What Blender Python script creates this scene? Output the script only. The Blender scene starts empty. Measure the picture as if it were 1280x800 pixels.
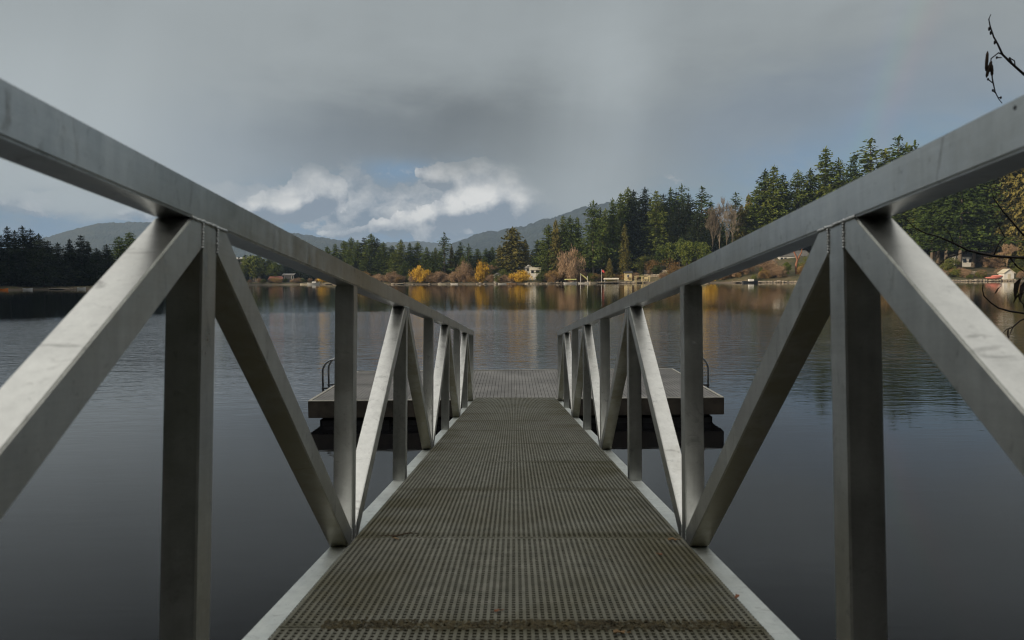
import bpy, bmesh, math, random
from mathutils import Vector, Matrix, noise as mnoise

rnd = random.Random(7)
SC = bpy.context.scene
COL = SC.collection
PI = math.pi
FPX, HCAM = 945.0, 2.40

# ------------------------------------------------------------------ camera frame
pit, rol = math.atan(52.5 / FPX), math.radians(0.5)
F = Vector((0, math.cos(pit), -math.sin(pit)))
R0, U0 = Vector((1, 0, 0)), Vector((0, math.sin(pit), math.cos(pit)))
R = (R0 * math.cos(rol) - U0 * math.sin(rol)).normalized()
U = (R0 * math.sin(rol) + U0 * math.cos(rol)).normalized()
CAM = Vector((0, 0, HCAM))


def ray(px, py):
    return F * FPX + R * (px - 640) - U * (py - 400)


def at(px, py, Y):
    d = ray(px, py)
    return CAM + d * (Y / d.y)


# ------------------------------------------------------------------ objects and tags
def tag(o, label=None, cat=None, group=None, kind=None):
    if label: o['label'] = label
    if cat: o['category'] = cat
    if group: o['group'] = group
    if kind: o['kind'] = kind
    return o


def empty(name, loc=(0, 0, 0), rz=0.0):
    o = bpy.data.objects.new(name, None)
    COL.objects.link(o)
    o.location = loc
    o.rotation_euler = (0, 0, rz)
    o.empty_display_size = 0.3
    return o


def link(name, me, parent=None):
    o = bpy.data.objects.new(name, me)
    COL.objects.link(o)
    if parent is not None: o.parent = parent
    return o


class MB:
    """collects shapes into one mesh"""
    def __init__(self):
        self.v, self.f = [], []

    def add(self, vs, fs):
        b = len(self.v)
        self.v += [tuple(p) for p in vs]
        self.f += [tuple(i + b for i in q) for q in fs]

    def box(self, x0, x1, y0, y1, z0, z1):
        self.add([(x0, y0, z0), (x1, y0, z0), (x1, y1, z0), (x0, y1, z0), (x0, y0, z1), (x1, y0, z1), (x1, y1, z1), (x0, y1, z1)],
                 [(0, 3, 2, 1), (4, 5, 6, 7), (0, 1, 5, 4), (1, 2, 6, 5), (2, 3, 7, 6), (3, 0, 4, 7)])

    def prism(self, poly, x0, x1):
        """polygon in (y, z), extruded along x"""
        n = len(poly)
        self.add([(x0, y, z) for y, z in poly] + [(x1, y, z) for y, z in poly],
                 [tuple(range(n))[::-1], tuple(range(n, 2 * n))] + [(i, (i + 1) % n, n + (i + 1) % n, n + i) for i in range(n)])

    def prism_y(self, poly, y0, y1):
        """polygon in (x, z), extruded along y"""
        n = len(poly)
        self.add([(x, y0, z) for x, z in poly] + [(x, y1, z) for x, z in poly],
                 [tuple(range(n)), tuple(range(n, 2 * n))[::-1]] + [((i + 1) % n, i, n + i, n + (i + 1) % n) for i in range(n)])

    def tube(self, pts, rads, n=8, cap=True):
        pts = [Vector(p) for p in pts]
        if not isinstance(rads, (list, tuple)): rads = [rads] * len(pts)
        rings = []
        ref = Vector((0.12, 0.31, 0.94)).normalized()
        for i, p in enumerate(pts):
            t = (pts[min(i + 1, len(pts) - 1)] - pts[max(i - 1, 0)])
            if t.length < 1e-9: t = Vector((0, 0, 1))
            t.normalize()
            a = t.cross(ref)
            if a.length < 0.05: a = t.cross(Vector((1, 0, 0)))
            a.normalize()
            b = t.cross(a)
            rings.append([p + (a * math.cos(2 * PI * k / n) + b * math.sin(2 * PI * k / n)) * rads[i] for k in range(n)])
        vs = [q for r_ in rings for q in r_]
        fs = []
        for i in range(len(rings) - 1):
            for k in range(n):
                fs.append((i * n + k, i * n + (k + 1) % n, (i + 1) * n + (k + 1) % n, (i + 1) * n + k))
        if cap:
            fs.append(tuple(range(n))[::-1])
            fs.append(tuple((len(rings) - 1) * n + k for k in range(n)))
        self.add(vs, fs)

    def blob(self, c, r, seg=6, rings=4, jit=0.0, rr=None):
        c = Vector(c)
        r = Vector(r) if not isinstance(r, (int, float)) else Vector((r, r, r))
        vs = [c + Vector((0, 0, -r.z))]
        for j in range(1, rings):
            ph = -PI / 2 + PI * j / rings
            for k in range(seg):
                s = 1 + (rr.uniform(-jit, jit) if rr else 0)
                vs.append(c + Vector((r.x * math.cos(ph) * math.cos(2 * PI * k / seg) * s, r.y * math.cos(ph) * math.sin(2 * PI * k / seg) * s, r.z * math.sin(ph) * s)))
        vs.append(c + Vector((0, 0, r.z)))
        fs = [(0, 1 + (k + 1) % seg, 1 + k) for k in range(seg)]
        for j in range(rings - 2):
            for k in range(seg):
                a = 1 + j * seg
                fs.append((a + k, a + (k + 1) % seg, a + seg + (k + 1) % seg, a + seg + k))
        t = len(vs) - 1
        a = 1 + (rings - 2) * seg
        fs += [(a + k, a + (k + 1) % seg, t) for k in range(seg)]
        self.add(vs, fs)

    def quad(self, c, u, w):
        c, u, w = Vector(c), Vector(u), Vector(w)
        self.add([c - u - w, c + u - w, c + u + w, c - u + w], [(0, 1, 2, 3)])

    def mesh(self, name, mat, smooth=False, bevel=0.0, off=None, segs=2):
        me = bpy.data.meshes.new(name)
        vs = self.v if off is None else [(a - off[0], b - off[1], c - off[2]) for a, b, c in self.v]
        me.from_pydata(vs, [], self.f)
        if bevel > 0:
            bm = bmesh.new()
            bm.from_mesh(me)
            bmesh.ops.recalc_face_normals(bm, faces=bm.faces)
            bmesh.ops.bevel(bm, geom=[e for e in bm.edges if e.calc_face_angle(0) > 0.3], offset=bevel, segments=segs, affect='EDGES', clamp_overlap=True)
            bm.to_mesh(me)
            bm.free()
        if smooth:
            me.polygons.foreach_set('use_smooth', [True] * len(me.polygons))
        me.materials.append(mat)
        me.update()
        return me

    def build(self, name, mat, parent=None, **kw):
        return link(name, self.mesh(name, mat, **kw), parent)


# ------------------------------------------------------------------ materials
class NT:
    def __init__(self, tree):
        self.t = tree
        tree.nodes.clear()

    def n(self, kind, **kw):
        nd = self.t.nodes.new(kind)
        for k, v in kw.items(): setattr(nd, k, v)
        return nd

    def put(self, sock, val):
        if val is None: return
        if isinstance(val, bpy.types.NodeSocket): self.t.links.new(val, sock)
        else:
            if hasattr(sock.default_value, '__len__') and not hasattr(val, '__len__'): val = [val] * len(sock.default_value)
            if hasattr(val, '__len__') and len(val) == 3 and len(sock.default_value) == 4: val = (*val, 1)
            sock.default_value = val

    def m(self, op, a, b=None, c=None, clamp=False):
        nd = self.n('ShaderNodeMath', operation=op, use_clamp=clamp)
        for i, v in enumerate((a, b, c)):
            if v is not None: self.put(nd.inputs[i], v)
        return nd.outputs[0]

    def vm(self, op, a, b=None):
        nd = self.n('ShaderNodeVectorMath', operation=op)
        self.put(nd.inputs[0], a)
        if b is not None: self.put(nd.inputs[1], b)
        return nd.outputs['Value'] if op in ('DOT_PRODUCT', 'LENGTH') else nd.outputs[0]

    def noise(self, vec, scale=1.0, detail=4.0, rough=0.55, dist=0.0, col=False):
        nd = self.n('ShaderNodeTexNoise')
        self.put(nd.inputs['Vector'], vec)
        for k, v in (('Scale', scale), ('Detail', detail), ('Roughness', rough), ('Distortion', dist)): self.put(nd.inputs[k], v)
        return nd.outputs['Color' if col else 'Fac']

    def ss(self, v, lo, hi, a=0.0, b=1.0):
        nd = self.n('ShaderNodeMapRange', interpolation_type='SMOOTHSTEP')
        for k, x in (('Value', v), ('From Min', lo), ('From Max', hi), ('To Min', a), ('To Max', b)): self.put(nd.inputs[k], x)
        return nd.outputs['Result']

    def mix(self, f, a, b, kind='MIX'):
        nd = self.n('ShaderNodeMix', data_type='RGBA', blend_type=kind)
        self.put(nd.inputs[0], f)
        self.put(nd.inputs[6], a)
        self.put(nd.inputs[7], b)
        return nd.outputs[2]

    def ramp(self, f, stops):
        nd = self.n('ShaderNodeValToRGB')
        el = nd.color_ramp.elements
        while len(el) > len(stops): el.remove(el[-1])
        while len(el) < len(stops): el.new(0.5)
        for e, (p, c) in zip(el, stops):
            e.position = p
            e.color = (*c, 1)
        self.put(nd.inputs[0], f)
        return nd.outputs[0]

    def gauss(self, v, c, w):
        d = self.m('DIVIDE', self.m('SUBTRACT', v, c), w)
        return self.m('EXPONENT', self.m('MULTIPLY', self.m('MULTIPLY', d, d), -1.0))

    def xyz(self, x, y, z):
        nd = self.n('ShaderNodeCombineXYZ')
        for i, v in enumerate((x, y, z)): self.put(nd.inputs[i], v)
        return nd.outputs[0]


def material(name):
    m = bpy.data.materials.new(name)
    m.use_nodes = True
    g = NT(m.node_tree)
    b = g.n('ShaderNodeBsdfPrincipled')
    o = g.n('ShaderNodeOutputMaterial')
    g.t.links.new(b.outputs[0], o.inputs[0])
    return m, g, b


def plain(name, col, rough=0.6, var=0.25, scale=3.0, metal=0.0, bump=0.0, bscale=40.0):
    m, g, b = material(name)
    co = g.n('ShaderNodeTexCoord').outputs['Object']
    nz = g.noise(co, scale, 5)
    dark = tuple(c * (1 - var) for c in col)
    lite = tuple(min(1, c * (1 + var)) for c in col)
    g.put(b.inputs['Base Color'], g.ramp(nz, [(0.3, dark), (0.7, lite)]))
    g.put(b.inputs['Roughness'], rough)
    g.put(b.inputs['Metallic'], metal)
    if bump:
        bp = g.n('ShaderNodeBump')
        g.put(bp.inputs['Height'], g.noise(co, bscale, 4))
        g.put(bp.inputs['Strength'], bump)
        g.put(bp.inputs['Distance'], 0.01)
        g.put(b.inputs['Normal'], bp.outputs[0])
    return m


def foliage(name, dark, mid, lite, scale=0.45):
    m, g, b = material(name)
    co = g.n('ShaderNodeTexCoord').outputs['Object']
    oi = g.n('ShaderNodeObjectInfo').outputs['Random']
    nz = g.noise(co, scale, 4, 0.6)
    f = g.m('ADD', nz, g.m('MULTIPLY', g.m('SUBTRACT', oi, 0.5), 0.32))
    g.put(b.inputs['Base Color'], g.ramp(f, [(0.28, dark), (0.5, mid), (0.74, lite)]))
    g.put(b.inputs['Roughness'], 0.7)
    g.put(b.inputs['Specular IOR Level'], 0.08)
    return m


def aluminium(name, base, rough, blotch, moss=0.0, under_tint=0.0):
    """mill-finish aluminium left out in the rain: oxide clouds, run-down stains, scuffs and hairline scratches"""
    m, g, b = material(name)
    co = g.n('ShaderNodeTexCoord').outputs['Object']
    big = g.noise(co, 2.6, 6, 0.62, 0.5)
    med = g.noise(co, 17.0, 6, 0.65, 0.5)
    fine = g.noise(co, 300.0, 2, 0.5)
    runs = g.noise(g.vm('MULTIPLY', co, (26, 26, 1.3)), 1.0, 5, 0.6, 0.2)
    scr = g.noise(g.vm('MULTIPLY', co, (60, 5, 160)), 1.0, 3, 0.7, 0.6)
    spots = g.ss(g.noise(co, 38.0, 4, 0.7, 1.0), 0.60, 0.70)
    smear = g.ss(g.noise(g.vm('MULTIPLY', co, (1, 2.4, 1)), 7.0, 8, 0.7, 1.6), 0.57, 0.66)
    half = lambda x, k: g.m('MULTIPLY', g.m('SUBTRACT', x, .5), k)
    v = addn(g, 1.0, half(big, blotch * 1.1), half(med, blotch * .8), half(runs, blotch * .9), half(fine, .12), half(scr, .22))
    v = g.m('SUBTRACT', v, g.m('ADD', g.m('MULTIPLY', smear, .22), g.m('MULTIPLY', spots, .16)))
    v = g.m('MAXIMUM', v, .25)
    c = g.mix(1.0, base, g.xyz(v, v, v), 'MULTIPLY')
    if moss:
        mk = g.ss(g.m('ADD', g.noise(co, 1.7, 6, 0.65), half(med, .25)), 0.50, 0.66, 0.0, moss)
        c = g.mix(mk, c, (0.15, 0.135, 0.07))
    if under_tint:
        # olive-brown, less metallic tint on the faces that point down
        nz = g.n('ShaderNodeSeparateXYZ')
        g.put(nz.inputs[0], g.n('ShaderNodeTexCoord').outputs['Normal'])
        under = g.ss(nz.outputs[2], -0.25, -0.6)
        under_mix = g.m('MULTIPLY', under, g.ss(g.m('ADD', big, half(med, .5)), .3, .6, under_tint * .45, under_tint))
        c = g.mix(under_mix, c, (0.27, 0.245, 0.145))
        g.put(b.inputs['Metallic'], g.m('SUBTRACT', 0.92, g.m('MULTIPLY', under_mix, .75)))
    else:
        g.put(b.inputs['Metallic'], 0.92)
    g.put(b.inputs['Base Color'], c)
    r_ = addn(g, rough, half(med, .22), half(big, .2), g.m('MULTIPLY', smear, .12), half(runs, .14))
    g.put(b.inputs['Roughness'], r_)
    bp = g.n('ShaderNodeBump')
    g.put(bp.inputs['Height'], g.m('ADD', g.m('ADD', med, g.m('MULTIPLY', big, 2.0)), g.m('ADD', g.m('MULTIPLY', fine, 0.2), g.m('MULTIPLY', scr, 0.15))))
    g.put(bp.inputs['Strength'], 0.22)
    g.put(bp.inputs['Distance'], 0.002)
    g.put(b.inputs['Normal'], bp.outputs[0])
    return m


def addn(g, *xs):
    r_ = xs[0]
    for x in xs[1:]: r_ = g.m('ADD', r_, x)
    return r_


M = {}
M['alu'] = aluminium('aluminium', (0.55, 0.555, 0.535), 0.34, 0.62, 0.22)
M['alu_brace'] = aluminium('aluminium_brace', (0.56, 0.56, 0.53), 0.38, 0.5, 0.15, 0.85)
M['alu_chord'] = aluminium('aluminium_chord', (0.68, 0.70, 0.66), 0.5, 0.3, 0.2)


def grating_mat():
    m, g, b = material('grating_metal')
    co = g.n('ShaderNodeTexCoord').outputs['Object']
    big = g.noise(co, 1.3, 6, 0.65, 0.5)
    med = g.noise(co, 14.0, 5, 0.6)
    c = g.ramp(med, [(0.25, (0.085, 0.083, 0.06)), (0.55, (0.15, 0.146, 0.112)), (0.8, (0.225, 0.22, 0.18))])
    sep = g.n('ShaderNodeSeparateXYZ')
    g.put(sep.inputs[0], co)
    mk = g.ss(g.m('ADD', big, g.m('MULTIPLY', g.m('SUBTRACT', med, 0.5), 0.25)), 0.46, 0.62, 0.0, 0.8)
    # moss grows thicker towards the sides of the walkway
    ed = g.ss(g.m('ABSOLUTE', sep.outputs[0]), 0.30, 0.60, 0.45, 1.0)
    c = g.mix(g.m('MULTIPLY', mk, ed), c, (0.07, 0.060, 0.022))
    # moss holds on along the panel seams
    fr = g.m('ABSOLUTE', g.m('SUBTRACT', g.m('FRACT', g.m('ADD', sep.outputs[1], 0.9)), 0.5))
    seam = g.m('MULTIPLY', g.ss(g.m('ADD', fr, g.m('MULTIPLY', g.m('SUBTRACT', med, .5), .05)), 0.015, 0.07, 1.0, 0.0), g.ss(big, .36, .55, .15, .75))
    c = g.mix(seam, c, (0.052, 0.046, 0.017))
    g.put(b.inputs['Base Color'], c)
    g.put(b.inputs['Metallic'], 0.15)
    g.put(b.inputs['Roughness'], 0.7)
    return m


M['grating'] = grating_mat()
M['joist'] = plain('joist_metal', (0.12, 0.12, 0.115), 0.6, 0.3, 4, 0.4)
M['dock_deck'] = plain('dock_deck', (0.15, 0.142, 0.13), 0.75, 0.35, 1.6)
M['dock_trim'] = plain('dock_trim', (0.34, 0.32, 0.27), 0.7, 0.3, 4)
M['dock_seam'] = plain('dock_seam', (0.2, 0.19, 0.17), 0.75, 0.35, 3)
M['fascia'] = plain('dock_fascia', (0.05, 0.041, 0.031), 0.8, 0.5, 5, bump=0.4, bscale=12)
M['tub'] = plain('black_plastic', (0.010, 0.010, 0.011), 0.55, 0.3, 3)
M['steel'] = plain('steel_tube', (0.32, 0.33, 0.34), 0.3, 0.15, 8, 0.9)
M['hole_dark'] = plain('dark_hole', (0.03, 0.03, 0.03), 0.6)
M['bark'] = plain('bark_grey_brown', (0.085, 0.065, 0.05), 0.9, 0.4, 2.5, bump=0.5)
M['bark_pale'] = plain('bark_pale', (0.16, 0.125, 0.09), 0.9, 0.3, 2.5)
M['bark_red'] = plain('bark_red', (0.24, 0.10, 0.055), 0.8, 0.35, 2.5)
M['twig'] = plain('twig_dark', (0.020, 0.016, 0.014), 0.85, 0.3, 30)
M['catkin'] = plain('catkin', (0.045, 0.03, 0.02), 0.9, 0.3, 60)
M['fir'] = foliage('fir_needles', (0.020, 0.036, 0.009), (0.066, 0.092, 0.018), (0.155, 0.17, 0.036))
M['fir_dark'] = foliage('fir_needles_dark', (0.008, 0.013, 0.006), (0.014, 0.022, 0.010), (0.03, 0.04, 0.014))  # the left shore's shade is put into these darker needles
M['cedar'] = foliage('cedar_sprays', (0.045, 0.045, 0.012), (0.115, 0.102, 0.026), (0.20, 0.16, 0.046))
M['pine'] = foliage('pine_needles', (0.026, 0.042, 0.009), (0.056, 0.084, 0.017), (0.115, 0.135, 0.03))
M['willow'] = foliage('willow_yellow', (0.30, 0.175, 0.022), (0.62, 0.38, 0.045), (0.76, 0.50, 0.08), 0.7)
M['russet'] = foliage('russet_twigs', (0.13, 0.085, 0.052), (0.25, 0.165, 0.10), (0.38, 0.26, 0.16), 0.8)
M['rust'] = foliage('rust_leaves', (0.10, 0.062, 0.025), (0.21, 0.13, 0.05), (0.31, 0.20, 0.08), 0.8)
M['bare'] = foliage('bare_twigs', (0.10, 0.08, 0.06), (0.19, 0.155, 0.115), (0.29, 0.24, 0.18), 0.8)
M['bush'] = foliage('bush_leaves', (0.035, 0.045, 0.012), (0.085, 0.10, 0.022), (0.16, 0.16, 0.035), 0.8)
M['white'] = plain('white_paint', (0.62, 0.60, 0.56), 0.6, 0.06, 1.0)
M['cream'] = plain('cream_boards', (0.55, 0.45, 0.24), 0.7, 0.15, 1.5)
M['darkwall'] = plain('dark_siding', (0.035, 0.034, 0.036), 0.7, 0.3, 1.5)
M['brownwall'] = plain('brown_boards', (0.20, 0.125, 0.07), 0.8, 0.3, 1.5)
M['roof_grey'] = plain('roof_grey', (0.13, 0.125, 0.12), 0.85, 0.25, 1.0)
M['roof_red'] = plain('roof_red', (0.26, 0.10, 0.07), 0.85, 0.25, 1.0)
M['glass'] = plain('window_glass', (0.02, 0.025, 0.03), 0.08, 0.2, 1.0)
M['planks'] = plain('weathered_planks', (0.30, 0.25, 0.19), 0.85, 0.3, 1.2)
M['rock'] = plain('shore_rock', (0.24, 0.20, 0.15), 0.9, 0.35, 0.9, bump=0.6, bscale=3)
M['red'] = plain('red_cloth', (0.50, 0.06, 0.05), 0.8, 0.1)
M['pink'] = plain('coral_plastic', (0.62, 0.20, 0.15), 0.5, 0.15)
M['orange'] = plain('orange_plastic', (0.70, 0.20, 0.03), 0.5, 0.15)
M['canvas'] = plain('pale_canvas', (0.50, 0.45, 0.34), 0.8, 0.15)
M['yellowgreen'] = plain('lime_canvas', (0.42, 0.42, 0.14), 0.8, 0.2)
M['hull'] = plain('dark_hull', (0.03, 0.035, 0.045), 0.4, 0.2)
M['leaf'] = plain('dead_leaf', (0.20, 0.075, 0.03), 0.8, 0.4, 60)
M['leaf_tan'] = plain('tan_leaf', (0.20, 0.12, 0.05), 0.8, 0.4, 60)
M['dead_wood'] = plain('dead_wood', (0.07, 0.05, 0.03), 0.9, 0.4, 60)
M['moss'] = plain('moss', (0.058, 0.046, 0.021), 0.95, 0.5, 25)

# ------------------------------------------------------------------ shoreline and terrain
SHORE = [(-120, 205), (-40, 222), (50, 237), (170, 246), (215, 262), (265, 350), (320, 378), (400, 372), (470, 335), (545, 320), (620, 303), (700, 294),
         (800, 288), (870, 272), (930, 259), (1050, 250), (1150, 244), (1260, 241), (1330, 235), (1400, 225)]
ARC = [(-180, 3.4), (-165, 6), (-150, 12), (-135, 20), (-115, 27), (-95, 38), (-75, 70), (-60, 125), (-48, 190)]
ARC2 = [(46, 260), (60, 190), (75, 120), (90, 60), (110, 26), (130, 14), (150, 7), (165, 4.5), (180, 3.4)]


def lerp(tab, x):
    if x <= tab[0][0]: return tab[0][1]
    for (a, p), (b, q) in zip(tab, tab[1:]):
        if x <= b:
            t = (x - a) / (b - a)
            return p + (q - p) * t
    return tab[-1][1]


FULL = ARC + [(math.degrees(math.atan2(px - 640, FPX)), Y / math.cos(math.atan2(px - 640, FPX))) for px, Y in SHORE] + ARC2


def shore_r(az):
    return lerp(FULL, az) + (1.6 * mnoise.noise((az * 0.9, 3.1, 0)) + 0.8 * mnoise.noise((az * 3.1, 9.1, 0))) * min(1, lerp(FULL, az) / 120)


SLOPE = [(-40, .05), (-14, .05), (-9, .09), (0, .09), (4, .12), (8, .20), (12, .36), (24, .36), (30, .24), (40, .2), (60, .1)]
CAPH = [(-40, 5), (-14, 5), (-9, 8), (0, 8), (4, 9), (8, 12), (12, 22), (18, 25), (26, 27), (30, 20), (40, 18), (60, 6)]


def ground(x, y):
    az = math.degrees(math.atan2(x, y))
    r = math.hypot(x, y)
    s = r - shore_r(az)
    if s <= 0: return max(-2.5, s * 0.22 - 0.05)
    k, c = lerp(SLOPE, az), lerp(CAPH, az)
    h = 0.55 * min(1, s / 1.6) + c * (1 - math.exp(-k * max(0, s - 1.6) / c))
    h += (mnoise.noise((x * 0.06, y * 0.06, 0)) * 0.8 + mnoise.noise((x * 0.25, y * 0.25, 5)) * 0.25) * min(1, s / 8)
    if az < -9 or az > 60: h += 0.5 * min(1, s / 3)
    return max(0.3 * min(1, s), h)


def make_terrain():
    azs = [-180 + 360 * i / 720 for i in range(720)]
    ss = [-40, -12, -5, -2, -0.6, 0.0, 0.5, 1.0, 1.8, 3, 5, 8, 12, 17, 23, 30, 40, 55, 75, 100, 140, 200, 320, 600, 1100, 1900, 5600]
    vs, fs = [], []
    for az in azs:
        a = math.radians(az)
        sr = shore_r(az)
        for s in ss:
            r = max(sr + s, 0.02 * (s + 41)) if s < 0 else sr + s
            x, y = r * math.sin(a), r * math.cos(a)
            vs.append((x, y, ground(x, y)))
    n, k = len(azs), len(ss)
    for i in range(n):
        for j in range(k - 1):
            a, b = i * k + j, ((i + 1) % n) * k + j
            fs.append((a, b, b + 1, a + 1))
    me = bpy.data.meshes.new('terrain')
    me.from_pydata(vs, [], fs)
    me.polygons.foreach_set('use_smooth', [True] * len(me.polygons))
    m, g, b = material('shore_ground')
    co = g.n('ShaderNodeTexCoord').outputs['Object']
    n1 = g.noise(co, 0.09, 6, 0.65)
    n2 = g.noise(co, 0.9, 5, 0.65)
    f = g.m('ADD', g.m('MULTIPLY', n1, 0.65), g.m('MULTIPLY', n2, 0.35))
    c = g.ramp(f, [(0.34, (0.02, 0.024, 0.01)), (0.46, (0.05, 0.05, 0.018)), (0.55, (0.09, 0.07, 0.032)), (0.66, (0.16, 0.125, 0.075))])
    sep = g.n('ShaderNodeSeparateXYZ')
    g.put(sep.inputs[0], co)
    c = g.mix(g.ss(sep.outputs[2], 0.1, 0.75, 1.0, 0.0), c, (0.10, 0.08, 0.06))
    near_dark = g.ss(g.vm('LENGTH', co), 25, 70, 1.0, 0.0)  # shade put into the ground colour near the gangway; posts mirror it dark
    c = g.mix(near_dark, c, (0.018, 0.015, 0.010))
    g.put(b.inputs['Base Color'], c)
    g.put(b.inputs['Roughness'], 0.95)
    me.materials.append(m)
    tag(link('terrain', me), kind='structure')


make_terrain()


def make_water():
    mb = MB()
    rs = [0.3, 2, 5, 10, 20, 40, 80, 150, 250, 420, 700]
    n = 96
    vs = [(0, 0, 0)] + [(r * math.sin(2 * PI * k / n), r * math.cos(2 * PI * k / n), 0) for r in rs for k in range(n)]
    fs = [(0, 1 + (k + 1) % n, 1 + k) for k in range(n)]
    for j in range(len(rs) - 1):
        for k in range(n):
            a = 1 + j * n
            fs.append((a + k, a + (k + 1) % n, a + n + (k + 1) % n, a + n + k))
    mb.add(vs, fs)
    m, g, b = material('lake_water')
    co = g.n('ShaderNodeTexCoord').outputs['Object']
    g.put(b.inputs['Base Color'], (0.004, 0.004, 0.0045))
    g.put(b.inputs['Roughness'], 0.03)
    g.put(b.inputs['IOR'], 1.32)
    dist = g.vm('LENGTH', co)
    w1 = g.noise(g.vm('MULTIPLY', co, (0.8, 2.3, 1)), 1.0, 3, 0.5, 0.4)
    w2 = g.noise(g.vm('MULTIPLY', co, (2.4, 6.5, 1)), 1.0, 3, 0.55, 0.3)
    w3 = g.noise(g.vm('MULTIPLY', co, (0.12, 0.3, 1)), 1.0, 2, 0.5)
    # a breath of wind ruffles the middle of the lake; calm by the dock and under the far bank
    patch = g.noise(g.vm('MULTIPLY', co, (0.012, 0.03, 1)), 1.0, 3, 0.55)
    wind = g.m('MULTIPLY', g.ss(dist, 11, 24), g.ss(g.m('ADD', dist, g.m('MULTIPLY', g.m('SUBTRACT', patch, .5), 30.0)), 44, 62, 1.0, 0.045))
    wx = g.n('ShaderNodeSeparateXYZ')
    g.put(wx.inputs[0], co)
    # the right-hand bay lies in the lee of the wooded bank
    lee = g.ss(g.m('DIVIDE', wx.outputs[0], g.m('MAXIMUM', wx.outputs[1], 1.0)), .2, .45, 1.0, .38)
    wind = g.m('MULTIPLY', g.m('MULTIPLY', wind, lee), g.ss(patch, 0.34, 0.62, 0.45, 1.25))
    wind = g.m('ADD', wind, 0.03)
    h = g.m('ADD', g.m('MULTIPLY', w1, 0.05), g.m('MULTIPLY', w2, 0.026))
    h = g.m('ADD', g.m('MULTIPLY', h, wind), g.m('MULTIPLY', w3, 0.005))
    bp = g.n('ShaderNodeBump')
    g.put(bp.inputs['Height'], h)
    g.put(bp.inputs['Strength'], 1.0)
    g.put(bp.inputs['Distance'], 1.0)
    g.put(b.inputs['Normal'], bp.outputs[0])
    tag(mb.build('lake_water', m), kind='structure')


make_water()


# distant wooded hills
def make_hill(profile, Rr, depth, seed, rough):
    lo, hi = profile[0][0], profile[-1][0]
    step = 2.0
    nu = int((hi - lo) / step) + 1
    nv = 96
    vs, fs = [], []
    rr = random.Random(seed)
    for i in range(nu):
        px = lo + (hi - lo) * i / (nu - 1)
        py = lerp(profile, px)
        top = at(px, py, Rr)
        dirx, diry = top.x / top.y, 1.0
        for j in range(nv):
            t = j / (nv - 1)
            if t < 0.7:
                q = t / 0.7
                Y = Rr - depth * (1 - q)
                z = 6 + (top.z - 6) * (q ** 1.15)
            else:
                q = (t - 0.7) / 0.3
                Y = Rr + depth * 0.8 * q
                z = top.z + (-4 - top.z) * q
            wx = dirx * Y
            fold = (mnoise.noise((wx * .0023, Y * .0023, seed)) * .16 + mnoise.noise((wx * .0065, Y * .0065, seed)) * .06) * top.z * math.sin(PI * min(1, t / 0.7))
            z += fold + mnoise.noise((wx * .04, Y * .04, seed)) * rough + (rr.uniform(-rough, rough) if 0 < i < nu - 1 and 0 < j < nv - 1 else 0)
            vs.append((dirx * Y, diry * Y, z))
    for i in range(nu - 1):
        for j in range(nv - 1):
            a = i * nv + j
            fs.append((a, a + nv, a + nv + 1, a + 1))
    me = bpy.data.meshes.new('distant_hill')
    me.from_pydata(vs, [], fs)
    me.materials.append(M['hill'])
    tag(link('distant_hill', me), kind='structure')


M['hill'] = foliage('hill_forest', (0.010, 0.015, 0.009), (0.022, 0.028, 0.016), (0.045, 0.046, 0.026), 0.01)
make_hill([(-330, 330), (-120, 318), (0, 314), (55, 297), (85, 288), (118, 279.5), (140, 277.5), (180, 277), (230, 279), (300, 284), (360, 290), (385, 293.5), (430, 301), (500, 312), (560, 330)], 3400, 900, 3, 2.6)
make_hill([(330, 325), (400, 309), (440, 303.5), (480, 303), (508, 302), (524, 301), (548, 304), (600, 306), (660, 312), (720, 330)], 4800, 900, 5, 2.6)
make_hill([(470, 335), (530, 318), (562, 305), (579, 299), (597, 292), (610, 288.5), (622, 288.5), (634, 285), (657, 282), (678, 273.5), (693, 271), (717, 262), (730, 258), (760, 252), (800, 252), (860, 262), (960, 290), (1060, 330)], 3300, 950, 9, 3.0)


# ------------------------------------------------------------------ trees
def trunk_mesh(name, h, r, mat, seed, bend=0.01, limbs=0, limb_from=0.3):
    rr = random.Random(seed)
    mb = MB()
    n = 7
    ox, oy = rr.uniform(-1, 1) * bend * h, rr.uniform(-1, 1) * bend * h
    pts = [(ox * math.sin(PI * t / (n - 1)), oy * math.sin(PI * t / (n - 1)), -0.8 + (h + 0.8) * t / (n - 1)) for t in range(n)]
    mb.tube(pts, [r * (1.25 if t == 0 else (1 - 0.92 * t / (n - 1))) for t in range(n)], 7)
    for _ in range(limbs):
        z = h * rr.uniform(limb_from, 0.85)
        a = rr.uniform(0, 2 * PI)
        L = h * rr.uniform(.06, .14)
        q = Vector((math.cos(a), math.sin(a), rr.uniform(-.1, .5)))
        mb.tube([(0, 0, z), q * L * .5 + Vector((0, 0, z)), q * L + Vector((0, 0, z + L * .1))], [r * .25, r * .15, .02], 5)
    return mb.mesh(name, mat, smooth=True)


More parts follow.
